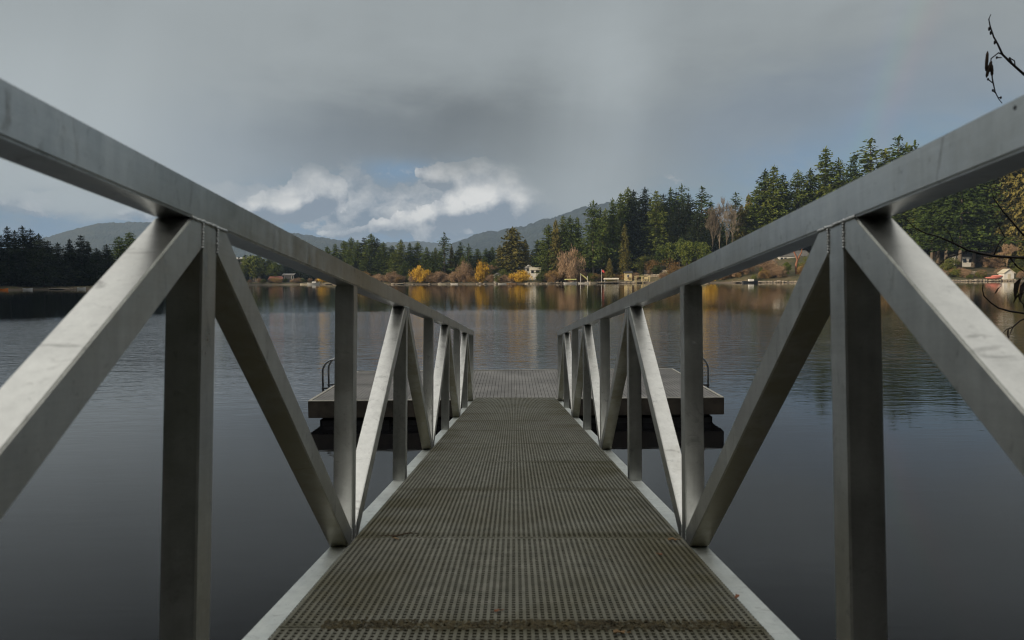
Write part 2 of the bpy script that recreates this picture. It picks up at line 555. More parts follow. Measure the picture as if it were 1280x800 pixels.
def conifer_crown(name, mat, seed, h=30.0, rad=0.15, start=0.1, power=0.85, levels=50, per=9, droop=0.26, leaf=0.47, lump=0.35, gap=0.08, hang=0.35, dens=1.0):
    rr = random.Random(seed)
    mb = MB()
    for i in range(levels):
        z = start + (1 - start) * (i + rr.uniform(-.4, .4)) / levels
        z = min(max(z, start), 0.995)
        u = (z - start) / (1 - start)
        prof = (1 - u) ** power * min(1, 0.55 + u * 3.0)
        for k in range(per):
            if rr.random() < gap: continue
            a = 2 * PI * (k + rr.random()) / per + i * 1.1
            lf = 1 + lump * mnoise.noise((math.cos(a) * 1.3 + seed * 7.3, math.sin(a) * 1.3, z * 9.0)) * 1.6
            L = rad * h * prof * rr.uniform(0.62, 1.12) * lf + 0.25
            up = (0.35 if u > 0.75 else 0.05) - droop
            nb = max(1, int((1 + L / 0.46) * dens))
            for j in range(nb):
                t = (j + rr.uniform(0.5, 1.0)) / nb
                c = Vector((math.cos(a) * L * t, math.sin(a) * L * t, z * h + L * t * up + 0.12 * L * t * t))
                c += Vector((rr.gauss(0, .16), rr.gauss(0, .16), rr.gauss(0, .14)))
                s = leaf * rr.uniform(0.6, 1.25) * (0.75 if u > .85 else 1)
                for q in range(2):
                    d = Vector((math.cos(a + rr.gauss(0, .7)), math.sin(a + rr.gauss(0, .7)), rr.gauss(-hang, .35))).normalized()
                    w = d.cross(Vector((rr.gauss(0, 1), rr.gauss(0, 1), rr.gauss(0.4, 1)))).normalized()
                    p = c + Vector((rr.gauss(0, .2), rr.gauss(0, .2), rr.gauss(0, .2)))
                    e = d * s
                    w = w * s * rr.uniform(.28, .5)
                    mb.add([p - e * .6 - w * .5, p - e * .5 + w * .6, p + e * .3 + w, p + e, p + e * .2 - w], [(0, 4, 3, 2, 1)])
    # leader
    for q in range(5):
        p = Vector((0, 0, h * (0.965 + 0.01 * q)))
        d = Vector((rr.gauss(0, .3), rr.gauss(0, .3), 1)).normalized() * 0.55
        mb.quad(p, d, d.cross(Vector((rr.gauss(0, 1), rr.gauss(0, 1), 0.1))).normalized() * .16)
    return mb.mesh(name, mat)


def round_crown(name, mat, seed, h=8.0, rad=4.0, base=0.5, n=1500, leaf=0.42, clumps=26, hang=0.6, thin=0.35, shell=0.55):
    """broad crown of leaf or twig clumps through the volume"""
    rr = random.Random(seed)
    mb = MB()
    cs = []
    for _ in range(clumps):
        a, q = rr.uniform(0, 2 * PI), rr.random() ** 0.45
        zz = rr.uniform(-1, 1)
        rxy = math.sqrt(max(0, 1 - zz * zz)) * q * (1 if zz > -.6 else .8)
        cs.append((Vector((rxy * rad * math.cos(a) * .8, rxy * rad * math.sin(a) * .8, base + (h - base) * (0.5 + 0.42 * zz * q))), rr.uniform(.22, .42) * rad))
    for _ in range(n):
        c, r_ = cs[rr.randrange(len(cs))]
        d = Vector((rr.gauss(0, 1), rr.gauss(0, 1), rr.gauss(0, .9))).normalized()
        p = c + d * r_ * (rr.random() ** shell)
        if p.z < base * .3: p.z = base * rr.random()
        e = Vector((rr.gauss(0, .6), rr.gauss(0, .6), rr.gauss(-hang, .6))).normalized() * leaf * rr.uniform(.6, 1.3)
        w = e.cross(Vector((rr.gauss(0, 1), rr.gauss(0, 1), rr.gauss(0, 1)))).normalized() * leaf * thin * rr.uniform(.6, 1.2)
        mb.add([p - e, p - w, p + e, p + w], [(0, 1, 2, 3)])
    return mb.mesh(name, mat)


def bare_crown(name, mat, seed, h=22.0, spread=0.42, fine=7):
    """leafless tree: forking limbs and fine twigs"""
    rr = random.Random(seed)
    mb = MB()

    def grow(p, d, L, r, depth):
        q = p + d * L
        mid = p + d * L * .5 + Vector((rr.gauss(0, .05), rr.gauss(0, .05), rr.gauss(0, .03))) * L
        mb.tube([p, mid, q], [r, r * .8, r * .6], 4, cap=False)
        if depth == 0:
            for _ in range(fine):
                e = (d + Vector((rr.gauss(0, .6), rr.gauss(0, .6), rr.gauss(.25, .5)))).normalized() * rr.uniform(.5, 1.3) * h / 22
                w = e.cross(Vector((rr.gauss(0, 1), rr.gauss(0, 1), rr.gauss(0, 1)))).normalized() * .045 * h / 22
                c = p + d * L * rr.random()
                mb.add([c - w, c + w, c + e + w * .4, c + e - w * .4], [(0, 1, 2, 3)])
            return
        for _ in range(rr.choice((2, 3, 3))):
            nd = (d + Vector((rr.gauss(0, spread), rr.gauss(0, spread), rr.gauss(.12, .25)))).normalized()
            grow(q if rr.random() < .6 else mid, nd, L * rr.uniform(.62, .85), r * .58, depth - 1)

    for _ in range(3):
        grow(Vector((0, 0, h * rr.uniform(.18, .34))), Vector((rr.gauss(0, .25), rr.gauss(0, .25), 1)).normalized(), h * .2, h * .009, 5)
    mx = max(v[2] for v in mb.v)
    mb.v = [(x, y, z * h / mx) for x, y, z in mb.v]
    return mb.mesh(name, mat)


KIND = {}


def kinds(key, crowns, trunks, h0):
    KIND[key] = (crowns, trunks, h0)


tk = [trunk_mesh('fir_trunk', 29, .42, M['bark'], s, .006, 6) for s in (1, 2)]
tkp = [trunk_mesh('pine_trunk', 28, .38, M['bark_pale'], s, .012, 8, .3) for s in (3, 4)]
kinds('fir', [conifer_crown('fir_crown', M['fir'], s, rad=rd, start=st, power=pw, lump=.45, gap=.1) for s, rd, st, pw in ((11, .19, .08, .7), (12, .215, .1, .62), (13, .175, .06, .8), (14, .24, .1, .68), (15, .2, .05, .6))], tk, 30)
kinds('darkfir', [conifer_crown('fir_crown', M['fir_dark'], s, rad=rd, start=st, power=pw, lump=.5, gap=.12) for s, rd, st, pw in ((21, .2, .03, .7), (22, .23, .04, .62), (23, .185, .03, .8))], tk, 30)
kinds('spire', [conifer_crown('spire_crown', M['fir'], s, rad=.14, start=.12, power=.6, levels=34, per=6, lump=.8, gap=.25, droop=.2) for s in (31, 32, 33)], tk, 30)
kinds('highfir', [conifer_crown('high_crown', M['pine'], s, rad=.2, start=.17, power=.6, levels=46, per=8, lump=.7, gap=.18, droop=.3) for s in (41, 42)], tkp, 30)
kinds('cedar', [conifer_crown('cedar_crown', M['cedar'], s, rad=.235, start=.03, power=.62, levels=54, per=9, lump=.3, gap=.05, droop=.4, hang=.8, leaf=.6) for s in (51, 52)], tk, 30)
kinds('narrowcedar', [conifer_crown('cedar_crown', M['cedar'], 53, rad=.15, start=.02, power=.7, levels=54, per=8, lump=.3, gap=.05, droop=.4, hang=.8, leaf=.6)], tk, 30)
stub = [trunk_mesh('bush_trunk', 5, .16, M['bark'], 7, .03, 4, .1)]
kinds('willow', [round_crown('willow_crown', M['willow'], s, 8, 5.3, -.6, 3000, .6, 40, .9, .17) for s in (61, 62)], stub, 8)
kinds('russet', [round_crown('russet_crown', M['russet'], s, 8, 5.1, -.6, 3600, .6, 40, -.5, .10) for s in (63, 64)], stub, 8)
kinds('rust', [round_crown('rust_crown', M['rust'], s, 8, 5.6, -.6, 3400, .5, 40, -.3, .2) for s in (65,)], stub, 8)
kinds('bush', [round_crown('bush_crown', M['bush'], s, 8, 5.4, -.6, 3200, .42, 40, 0, .4) for s in (66, 67)], stub, 8)
kinds('broad', [round_crown('broad_crown', M['fir'], s, 16, 6.0, 1.2, 3600, .6, 42, .3, .4) for s in (68, 69)], [trunk_mesh('broad_trunk', 12, .3, M['bark'], 8, .02, 5)], 16)
kinds('pinebush', [round_crown('pine_crown', M['pine'], s, 14, 4.6, 2.2, 2600, .55, 24, .1, .4) for s in (70, 71)], [trunk_mesh('pine_trunk', 11, .22, M['bark_pale'], 9, .03, 5, .15)], 14)
kinds('bare', [bare_crown('bare_crown', M['bare'], s) for s in (81, 82)], [trunk_mesh('bare_trunk', 15, .22, M['bark_pale'], 10, .02)], 22)
kinds('baresmall', [bare_crown('bare_crown', M['russet'], s, 22, .5, 9) for s in (83,)], [trunk_mesh('bare_trunk', 13, .25, M['bark'], 12, .02)], 22)

ORD = ('first second third fourth fifth sixth seventh eighth ninth tenth eleventh twelfth thirteenth fourteenth fifteenth sixteenth seventeenth eighteenth nineteenth '
       'twentieth').split()


def tree(name, kind, px, ytop, back, label, cat, group=None, wide=1.0, var=None):
    base_px = 354
    az = math.atan2(px - 640, FPX)
    sr = shore_r(math.degrees(az)) + back
    Y = sr * math.cos(az)
    p = at(px, base_px, Y)
    gz = ground(p.x, p.y)
    ztop = at(px, ytop, Y).z
    h = max(1.2, ztop - gz)
    crowns, trunks, h0 = KIND[kind]
    v = rnd.randrange(len(crowns)) if var is None else var
    s = h / h0
    # a tall tree is a little slimmer than a small one of its kind
    sx = s * wide * {'fir': 1.42, 'darkfir': 1.36, 'spire': 1.3, 'highfir': 1.3, 'cedar': 1.15, 'bare': .72}.get(kind, 1.0)
    root = empty(name, (p.x, p.y, gz), rnd.uniform(0, 6.28))
    tag(root, label, cat, group)
    for nm, me in (('trunk', trunks[v % len(trunks)]), ('crown', crowns[v])):
        o = link(nm, me, root)
        o.scale = (sx, sx, s)
    return root


def row(name, cat, group, where, items, looks):
    """items: (px, ytop, kind, back, wide) left to right; every tree is told apart by its look and its place in the row"""
    items = sorted(items)
    for i, (px, yt, kind, back, wide) in enumerate(items):
        tree(name, kind, px, yt, back, f'{looks.get(kind, "dark green conifer")}, {ORD[i]} from left {where}', cat, group, wide)


# left shore, shaded by the added woods and by dark needle colour
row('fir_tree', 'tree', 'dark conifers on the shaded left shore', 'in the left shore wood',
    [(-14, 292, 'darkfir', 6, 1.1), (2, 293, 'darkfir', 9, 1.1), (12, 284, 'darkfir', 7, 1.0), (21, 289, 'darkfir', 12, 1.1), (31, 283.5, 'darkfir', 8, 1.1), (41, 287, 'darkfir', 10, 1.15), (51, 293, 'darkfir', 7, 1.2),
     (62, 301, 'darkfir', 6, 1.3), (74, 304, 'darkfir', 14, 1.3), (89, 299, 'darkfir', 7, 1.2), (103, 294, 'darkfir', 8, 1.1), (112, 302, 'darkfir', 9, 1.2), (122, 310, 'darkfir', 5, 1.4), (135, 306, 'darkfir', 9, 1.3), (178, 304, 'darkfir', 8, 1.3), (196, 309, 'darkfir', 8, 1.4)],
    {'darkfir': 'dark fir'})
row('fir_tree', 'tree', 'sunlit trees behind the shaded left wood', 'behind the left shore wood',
    [(150, 296, 'highfir', 45, 1.4), (164, 291, 'highfir', 50, 1.7)], {'highfir': 'paler green sunlit conifer'})
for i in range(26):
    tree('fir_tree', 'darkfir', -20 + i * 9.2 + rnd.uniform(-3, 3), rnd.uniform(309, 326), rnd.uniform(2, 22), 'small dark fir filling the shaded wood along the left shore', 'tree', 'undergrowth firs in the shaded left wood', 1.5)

# the bay left of centre
tree('broad_tree', 'broad', 318, 314, 8, 'broad dark green tree beside the white house across the bay', 'tree', wide=1.05)
tree('broad_tree', 'broad', 343, 327, 8, 'smaller bushy green tree left of the red-roofed cottage', 'tree', wide=1.0, var=1)
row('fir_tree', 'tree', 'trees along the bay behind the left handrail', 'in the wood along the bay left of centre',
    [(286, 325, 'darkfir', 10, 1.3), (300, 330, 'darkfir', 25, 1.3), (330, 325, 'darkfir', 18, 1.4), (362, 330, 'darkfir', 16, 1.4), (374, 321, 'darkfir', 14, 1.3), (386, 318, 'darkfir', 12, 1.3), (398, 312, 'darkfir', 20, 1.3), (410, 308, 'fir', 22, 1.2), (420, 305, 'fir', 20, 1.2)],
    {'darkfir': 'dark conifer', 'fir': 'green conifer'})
row('fir_tree', 'tree', 'conifers in the row left of centre', 'in the conifer row left of centre',
    [(431, 301, 'fir', 26, 1.1), (440, 297, 'fir', 22, 1.1), (448, 301, 'fir', 20, 1.1), (456, 297, 'darkfir', 24, 1.1), (465, 292.5, 'fir', 22, 1.15), (472, 298, 'darkfir', 20, 1.1), (480, 303, 'fir', 18, 1.2), (491, 307, 'fir', 24, 1.2),
     (502, 300, 'fir', 20, 1.25), (513, 304, 'fir', 22, 1.2), (523, 303, 'fir', 26, 1.2), (534, 309, 'fir', 22, 1.3), (545, 310, 'fir', 24, 1.3)],
    {'darkfir': 'dark fir', 'fir': 'green fir'})
row('fir_tree', 'tree', 'conifers in the row around the middle', 'in the row right of the tall spindly fir',
    [(565, 307, 'narrowcedar', 20, 1.0), (576, 303, 'spire', 22, 1.5), (586, 305, 'spire', 18, 1.3), (597, 311, 'fir', 40, 1.3), (608, 311, 'fir', 45, 1.3), (616, 309, 'fir', 48, 1.2)],
    {'spire': 'sparse ragged conifer', 'fir': 'hazy green fir', 'narrowcedar': 'brownish narrow cedar'})
tree('fir_tree', 'spire', 556, 291, 16, 'tall spindly fir standing above the row near the middle', 'tree', wide=1.35, var=0)
tree('cedar_tree', 'cedar', 641, 284.5, 18, 'big broad cone-shaped cedar lit brown on its left side', 'tree', wide=1.6, var=0)
tree('cedar_tree', 'narrowcedar', 625, 307, 20, 'lower olive cedar merging into the left side of the big broad cedar', 'tree', wide=1.4)
tree('cedar_tree', 'cedar', 657, 300, 20, 'lower dark cedar merging into the right side of the big broad cedar', 'tree', wide=.9, var=1)
for i in range(44):
    px = 425 + i * 6.2 + rnd.uniform(-2, 2)
    if 625 < px < 665: continue
    tree('fir_tree', 'fir' if i % 3 else 'darkfir', px, rnd.uniform(311, 328), rnd.uniform(10, 40), 'small green conifer filling the wood behind the golden willows', 'tree', 'infill conifers behind the golden willows', 1.5)

# tall wood right of centre
row('fir_tree', 'tree', 'tall conifers in the wood right of centre', 'in the wood right of centre',
    [(672, 300, 'fir', 30, 1.2), (686, 281, 'fir', 16, 1.1), (695, 275, 'cedar', 14, .6), (704, 270, 'fir', 18, 1.0), (713, 271, 'fir', 16, 1.0), (722, 272, 'fir', 22, .95), (742, 252, 'highfir', 10, .95), (757, 262, 'fir', 22, .9), (766, 249, 'fir', 16, .85), (776, 241.5, 'fir', 22, .85),
     (785, 235.5, 'fir', 30, .85), (792, 239, 'darkfir', 26, .85), (806, 235.5, 'darkfir', 34, .9)],
    {'fir': 'tall green fir', 'cedar': 'brownish-green cedar', 'highfir': 'tall open fir with bare lower trunk', 'darkfir': 'tall dark fir'})
row('fir_tree', 'tree', 'tall conifers on the crest behind the dark house', 'on the crest behind the dark house',
    [(820, 240, 'fir', 30, .9), (829, 243, 'darkfir', 40, 1.0), (838, 235.5, 'fir', 38, .85), (845, 240, 'darkfir', 46, .95), (852, 231, 'spire', 40, 1.25), (860, 243, 'darkfir', 36, 1.0), (877, 234, 'spire', 36, 1.5), (888, 252, 'fir', 40, 1.0)],
    {'fir': 'tall green fir', 'spire': 'tall ragged spire-topped fir', 'darkfir': 'tall dark fir'})
tree('cedar_tree', 'narrowcedar', 781, 281, 6, 'slender olive-brown cedar standing in front of the tall wood', 'tree', wide=.95)
tree('cedar_tree', 'narrowcedar', 762, 323, 4, 'small ochre cedar beside the flagpole on the bank', 'tree', wide=1.6)
for i in range(46):
    px = 680 + i * 4.8 + rnd.uniform(-2, 2)
    tree('fir_tree', 'darkfir' if px > 780 or i % 2 else 'fir', px, rnd.uniform(252, 285) if px > 745 else rnd.uniform(284, 312), rnd.uniform(24, 62), 'dark fir deep inside the tall wood right of centre', 'tree', 'infill firs deep in the tall wood', 1.1)
row('pine_tree', 'tree', 'low pines in front of the tall wood', 'in front of the dark wood',
    [(826, 308, 'pinebush', 16, 1.0), (837, 298, 'broad', 18, 1.1), (849, 296, 'pinebush', 20, 1.0), (859, 299, 'broad', 18, 1.05), (870, 297, 'broad', 20, 1.1), (881, 301, 'pinebush', 18, 1.0)], {'pinebush': 'low bushy pine', 'broad': 'round dark green bushy tree'})

# leafless trees and the right bank
row('bare_tree', 'tree', 'leafless pale trees right of the tall wood', 'between the tall wood and the right bank',
    [(890, 258, 'bare', 22, .8), (899, 246, 'bare', 24, .8), (908, 244, 'bare', 26, .8), (915, 252, 'bare', 22, .8)], {'bare': 'leafless pale tree'})
row('fir_tree', 'tree', 'big conifers climbing the right bank', 'climbing the right bank',
    [(919, 241, 'spire', 46, 1.4), (926, 256, 'cedar', 34, .8), (935, 243, 'cedar', 40, .7), (945, 236, 'fir', 36, 1.1), (955, 213, 'fir', 40, 1.0), (966, 207.5, 'fir', 36, 1.1), (977, 218, 'fir', 42, 1.0), (984, 240, 'highfir', 40, 1.0), (996, 214, 'fir', 40, 1.0), (1011, 212, 'fir', 44, 1.0), (1030, 185, 'fir', 44, 1.1),
     (1046, 199, 'fir', 48, .8), (1065, 195, 'fir', 44, .85), (1085, 174, 'spire', 46, 1.6), (1104, 188, 'fir', 46, 1.2), (1120, 171, 'spire', 46, 1.4), (1130, 181, 'fir', 48, .9), (1140, 178, 'spire', 50, 1.2)],
    {'fir': 'big green fir', 'spire': 'ragged spire-topped fir', 'cedar': 'olive cedar', 'highfir': 'bright green open fir'})
row('fir_tree', 'tree', 'conifers seen under the right handrail', 'in the right-hand grove',
    [(1150, 190, 'fir', 50, 1.0), (1164, 200, 'highfir', 24, .95), (1172, 195, 'highfir', 30, .9), (1182, 192, 'highfir', 22, 1.0), (1199, 185, 'highfir', 16, 1.05), (1216, 190, 'highfir', 24, 1.0), (1230, 182, 'cedar', 30, .9), (1248, 178, 'cedar', 26, .85), (1268, 180, 'cedar', 24, .9), (1290, 176, 'cedar', 24, .9), (1306, 180, 'cedar', 22, .9)],
    {'fir': 'green fir', 'highfir': 'tall pine with bare pale trunk', 'cedar': 'large olive cedar'})
for i in range(64):
    px = 900 + i * 6.6 + rnd.uniform(-3, 3)
    lim = lerp([(900, 285), (950, 255), (1000, 245), (1060, 225), (1150, 215), (1320, 215)], px)
    tree('fir_tree', 'fir', px, lim - 12 + rnd.uniform(0, 40), rnd.uniform(36, 75), 'green fir filling the wooded slope above the right shore', 'tree', 'infill firs on the right slope', 1.15)

# shoreline willows, shrubs and small trees
tree('willow_tree', 'willow', 404, 343, 2.5, 'golden willow seen just under the left handrail', 'tree', wide=1.25)
tree('willow_tree', 'willow', 526, 331, 2.5, 'golden willow on the shore left of the russet shrubs', 'tree', wide=.95, var=0)
tree('willow_tree', 'willow', 602, 327.5, 3, 'tallest golden willow, beside a grey-brown leafless thicket', 'tree', wide=.68, var=1)
tree('willow_tree', 'willow', 651, 337, 2, 'wide low golden willow at the foot of the white gabled house', 'tree', wide=1.5)
tree('willow_tree', 'willow', 889, 334, 2, 'orange-gold willow hidden behind the right handrail', 'tree', wide=1.3)
tree('shrub', 'russet', 490, 338.5, 2.5, 'round russet shrub left of the left golden willow', 'shrub', wide=1.15)
tree('shrub', 'russet', 472, 342, 3, 'low russet shrub half hidden by the left handrail', 'shrub', wide=1.3)
tree('shrub', 'russet', 548, 341, 2, 'low russet shrub right of the left golden willow', 'shrub', wide=1.35)
tree('shrub', 'russet', 567, 339, 3, 'small russet shrub behind the moored canoes', 'shrub', wide=1.0)
tree('leafless_thicket', 'russet', 582, 326, 3, 'grey-brown leafless thicket left of the tallest golden willow', 'shrub', wide=.72)
tree('leafless_thicket', 'baresmall', 614, 330, 6, 'grey leafless thicket right of the tallest golden willow', 'shrub', wide=.9)
tree('shrub', 'russet', 692, 343, 2, 'low russet shrub on the bank left of the round leafless tree', 'shrub', wide=1.2)
tree('round_tree', 'russet', 714, 309, 3, 'round russet leafless tree on the shore before the tall wood', 'tree', wide=.66)
tree('shrub', 'rust', 905, 340, 3, 'rust-brown bush under the right handrail beside the moored boat', 'shrub', wide=1.5)
tree('shrub', 'rust', 922, 341, 5, 'smaller rust-brown bush left of the dark moored boat', 'shrub', wide=1.2)
tree('shrub', 'bush', 676, 342, 2.5, 'green shoreline bush below the white gabled house', 'shrub', wide=1.3)
tree('shrub', 'bush', 630, 336, 9, 'green bush behind the small white cottage', 'shrub', wide=1.0)
tree('shrub', 'bush', 943, 343, 2, 'yellow-green bush beside the dark moored boat', 'shrub', wide=.9)
tree('shrub', 'pinebush', 951, 333, 8, 'dark green young pine behind the dark moored boat', 'shrub', wide=.8)
tree('shrub', 'russet', 966, 330, 7, 'grey-brown thicket on the bank below the white pillared house', 'shrub', wide=1.0)
tree('pine_tree', 'pinebush', 984, 327, 5, 'bright green young pine before the white pillared house', 'tree', wide=1.0)
tree('shrub', 'bush', 1187, 322, 14, 'bright green shrub between pine trunks by the white house', 'shrub', wide=1.1)
tree('shrub', 'rust', 1190, 336, 7, 'ochre shrub at the foot of the pale-trunked pines', 'shrub', wide=.9)
tree('shrub', 'bush', 1226, 338, 4, 'yellow-green shrub behind the coral kayaks', 'shrub', wide=1.1)
tree('shrub', 'bush', 1212, 342, 3, 'low green shrub on the bank near the stone terrace', 'shrub', wide=1.1)
tree('bare_tree', 'baresmall', 1258, 303, 6, 'russet leafless tree behind the white shed', 'tree', wide=.8)
tree('shrub', 'russet', 1276, 338, 2, 'russet shrub right of the white shed', 'shrub', wide=1.0)
tree('shrub', 'rust', 832, 342, 6, 'rust shrub on the rocky terrace below the low pines', 'shrub', wide=1.2)
tree('shrub', 'bush', 741, 342, 3, 'green bush behind the white dinghy', 'shrub', wide=1.0)
tree('shrub', 'bush', 802, 343, 5, 'yellow-green bush behind the timber jetty frame', 'shrub', wide=1.2)
tree('shrub', 'rust', 346, 347, 2, 'rust hedge in front of the red-roofed cottage', 'shrub', wide=2.0)
tree('shrub', 'russet', 372, 347, 2, 'dark russet shrub along the bay right of the red-roofed cottage', 'shrub', wide=2.2)


rv = random.Random(77)
for i in range(128):
    px = 425 + i * 5.0 + rv.uniform(-3, 3) if i < 76 else 780 + (i - 76) * 10.0 + rv.uniform(-8, 8)
    if 655 < px < 680 or 974 < px < 1000: continue
    far = px > 800 and rv.random() < .7
    knd = rv.choice(('russet', 'russet', 'bush', 'rust', 'russet'))
    b_ = rv.uniform(4, 22) if far else rv.uniform(3, 7)
    tree('shrub', knd, px, rv.uniform(338, 346) - (b_ * 1.15 if px > 800 else 0), b_, 'low brown or olive shrub in the continuous scrub along the far bank', 'shrub', 'low shrubs along the far bank', 1.3)


for px, yt, bk, kd, wd, lab in ((902, 325, 12, 'russet', 1.4, 'pinkish-brown thicket left of the dark moored boat'), (916, 330, 7, 'rust', 1.4, 'low orange-brown thicket above the small plank jetty'), (931, 326, 9, 'russet', 1.3, 'pinkish-brown thicket directly behind the dark moored boat'),
                                 (958, 322, 12, 'russet', 1.3, 'grey-brown thicket right of the dark green young pine'), (972, 331, 5, 'russet', 1.5, 'low grey-brown shrub left of the bright green young pine'), (1006, 328, 8, 'bush', 1.3, 'olive shrub right of the slanting red-barked tree'),
                                 (1020, 324, 12, 'russet', 1.4, 'brown thicket behind the near right brace'), (840, 324, 20, 'rust', 1.3, 'tawny bush above the upper stone terrace wall'), (820, 331, 12, 'bush', 1.2, 'olive bush between the stone terrace walls'), (812, 337, 10, 'russet', 1.1, 'dull brown bush left on the stone terrace'), (858, 326, 22, 'bush', 1.2, 'olive bush just above the right handrail')):
    tree('shrub', kd, px, yt, bk, lab, 'shrub', None, wd)


for i in range(30):
    tree('fir_tree', 'darkfir' if i % 3 else 'fir', 282 + i * 4.7 + rv.uniform(-2, 2), rv.uniform(318, 334), rv.uniform(18, 45), 'dark conifer filling the wood behind the bay houses', 'tree', 'infill conifers behind the bay houses', 1.3)
for i in range(14):
    tree('shrub', 'bush' if i % 3 == 0 else 'russet', 306 + i * 8.2 + rv.uniform(-2, 2), rv.uniform(347, 350.5), rv.uniform(2.5, 5), 'low dull shrub along the bay shore before the houses', 'shrub', 'low shrubs along the bay shore', 1.2)
tree('fir_tree', 'darkfir', 293, 327, 24, 'dark fir in front of the large flat white house', 'tree', None, 1.5)
tree('broad_tree', 'broad', 303, 331, 16, 'low dark tree covering the foot of the large flat white house', 'tree', None, 1.0)


def madrona():
    p = at(996, 350, 262)
    gz = ground(p.x, p.y)
    root = empty('madrona_tree', (p.x, p.y, gz))
    tag(root, 'slanting red-barked tree before the white pillared house', 'tree')
    mb = MB()
    mb.tube([(0, 0, -.5), (-.4, 0, 3), (.2, .2, 5), (-1.2, 0, 8), (-1.6, .2, 11)], [.45, .38, .33, .26, .14], 7)
    mb.tube([(.2, .2, 5), (1.6, .3, 7.5), (2.0, .2, 10.5)], [.3, .22, .1], 6)
    mb.build('trunk', M['bark_red'], root, smooth=True)
    o = link('crown', KIND['pinebush'][0][0], root)
    o.location = (0, 0, 7.5)
    o.scale = (.7, .7, .5)


madrona()


# unseen woods, added outside the frame to shade the gangway and left shore
def wood_mass(name, label, spots, seed, mat):
    rr = random.Random(seed)
    mb = MB()
    for x, y, h in spots:
        g0 = ground(x, y)
        mb.tube([(x, y, g0 - .5), (x, y, g0 + h)], [h * .018, .03], 5)
        for i in range(26):
            u = (i + rr.random()) / 26
            z = g0 + h * (.05 + .94 * u)
            L = h * .21 * (1 - u) ** .7 + .3
            for k in range(9):
                a = rr.uniform(0, 2 * PI)
                q = L * rr.uniform(.35, 1.05)
                c = Vector((x + math.cos(a) * q, y + math.sin(a) * q, z - q * .25))
                e = Vector((math.cos(a), math.sin(a), rr.gauss(-.35, .3))).normalized() * h * .05
                w = e.cross(Vector((rr.gauss(0, 1), rr.gauss(0, 1), 1))).normalized() * h * .03
                mb.add([c - e, c - w, c + e, c + w], [(0, 1, 2, 3)])
    tag(mb.build(name, mat), label, 'wood', kind='stuff')


sp = []
for i in range(300):
    az = -rnd.uniform(72, 182)
    sr = shore_r(az if az > -180 else az + 360)
    r_ = sr + 3.5 + rnd.random() * 26
    sp.append((r_ * math.sin(math.radians(az)), r_ * math.cos(math.radians(az)), rnd.uniform(19, 25)))
for i in range(170):
    az = rnd.uniform(98, 180)
    r_ = shore_r(az) + 5 + rnd.random() * 24
    sp.append((r_ * math.sin(math.radians(az)), r_ * math.cos(math.radians(az)), rnd.uniform(13, 19)))
sp = [s for s in sp if not (abs(s[0]) < 2.2 and s[1] > -7)]
wood_mass('bank_shade_woods', 'unseen dark wood added behind the gangway to shade it', sp, 5, M['fir_dark'])
sp = []
for i in range(170):
    az = -rnd.uniform(37.5, 66)
    r_ = shore_r(az) + 4 + rnd.random() * 60
    sp.append((r_ * math.sin(math.radians(az)), r_ * math.cos(math.radians(az)), rnd.uniform(24, 34)))
wood_mass('shore_shade_woods', 'unseen tall wood added to shade the left shore', sp, 6, M['fir_dark'])

# ------------------------------------------------------------------ gangway
G = (F + R * (3 / FPX) - U * (41 / FPX)).normalized()
N = (U - G * U.dot(G)).normalized()
X = G.cross(N).normalized()
OFF = Vector((0.0175, -1.6, -0.86))          # base of the gangway, in metres along X, G, N from the eye
gang = empty('gangway')
gang.matrix_world = Matrix.Translation(CAM + X * OFF.x + G * OFF.y + N * OFF.z) @ Matrix((X, G, N)).transposed().to_4x4()
tag(gang, 'sloping aluminium truss gangway with grated walkway leading down to the dock', 'gangway')
T = 0.077
CX, AIN, DECKH = 0.0175, 0.6735, 0.634
ZD, ZCH, ZRB, ZRT = -0.714, -0.766, 0.276, 0.352
YP = [1.657 + 1.5 * (k - 1) for k in range(-1, 9)]     # far face of each post


def part(name, mb, mat, **kw):
    return mb.build(name, mat, gang, off=OFF, **kw)


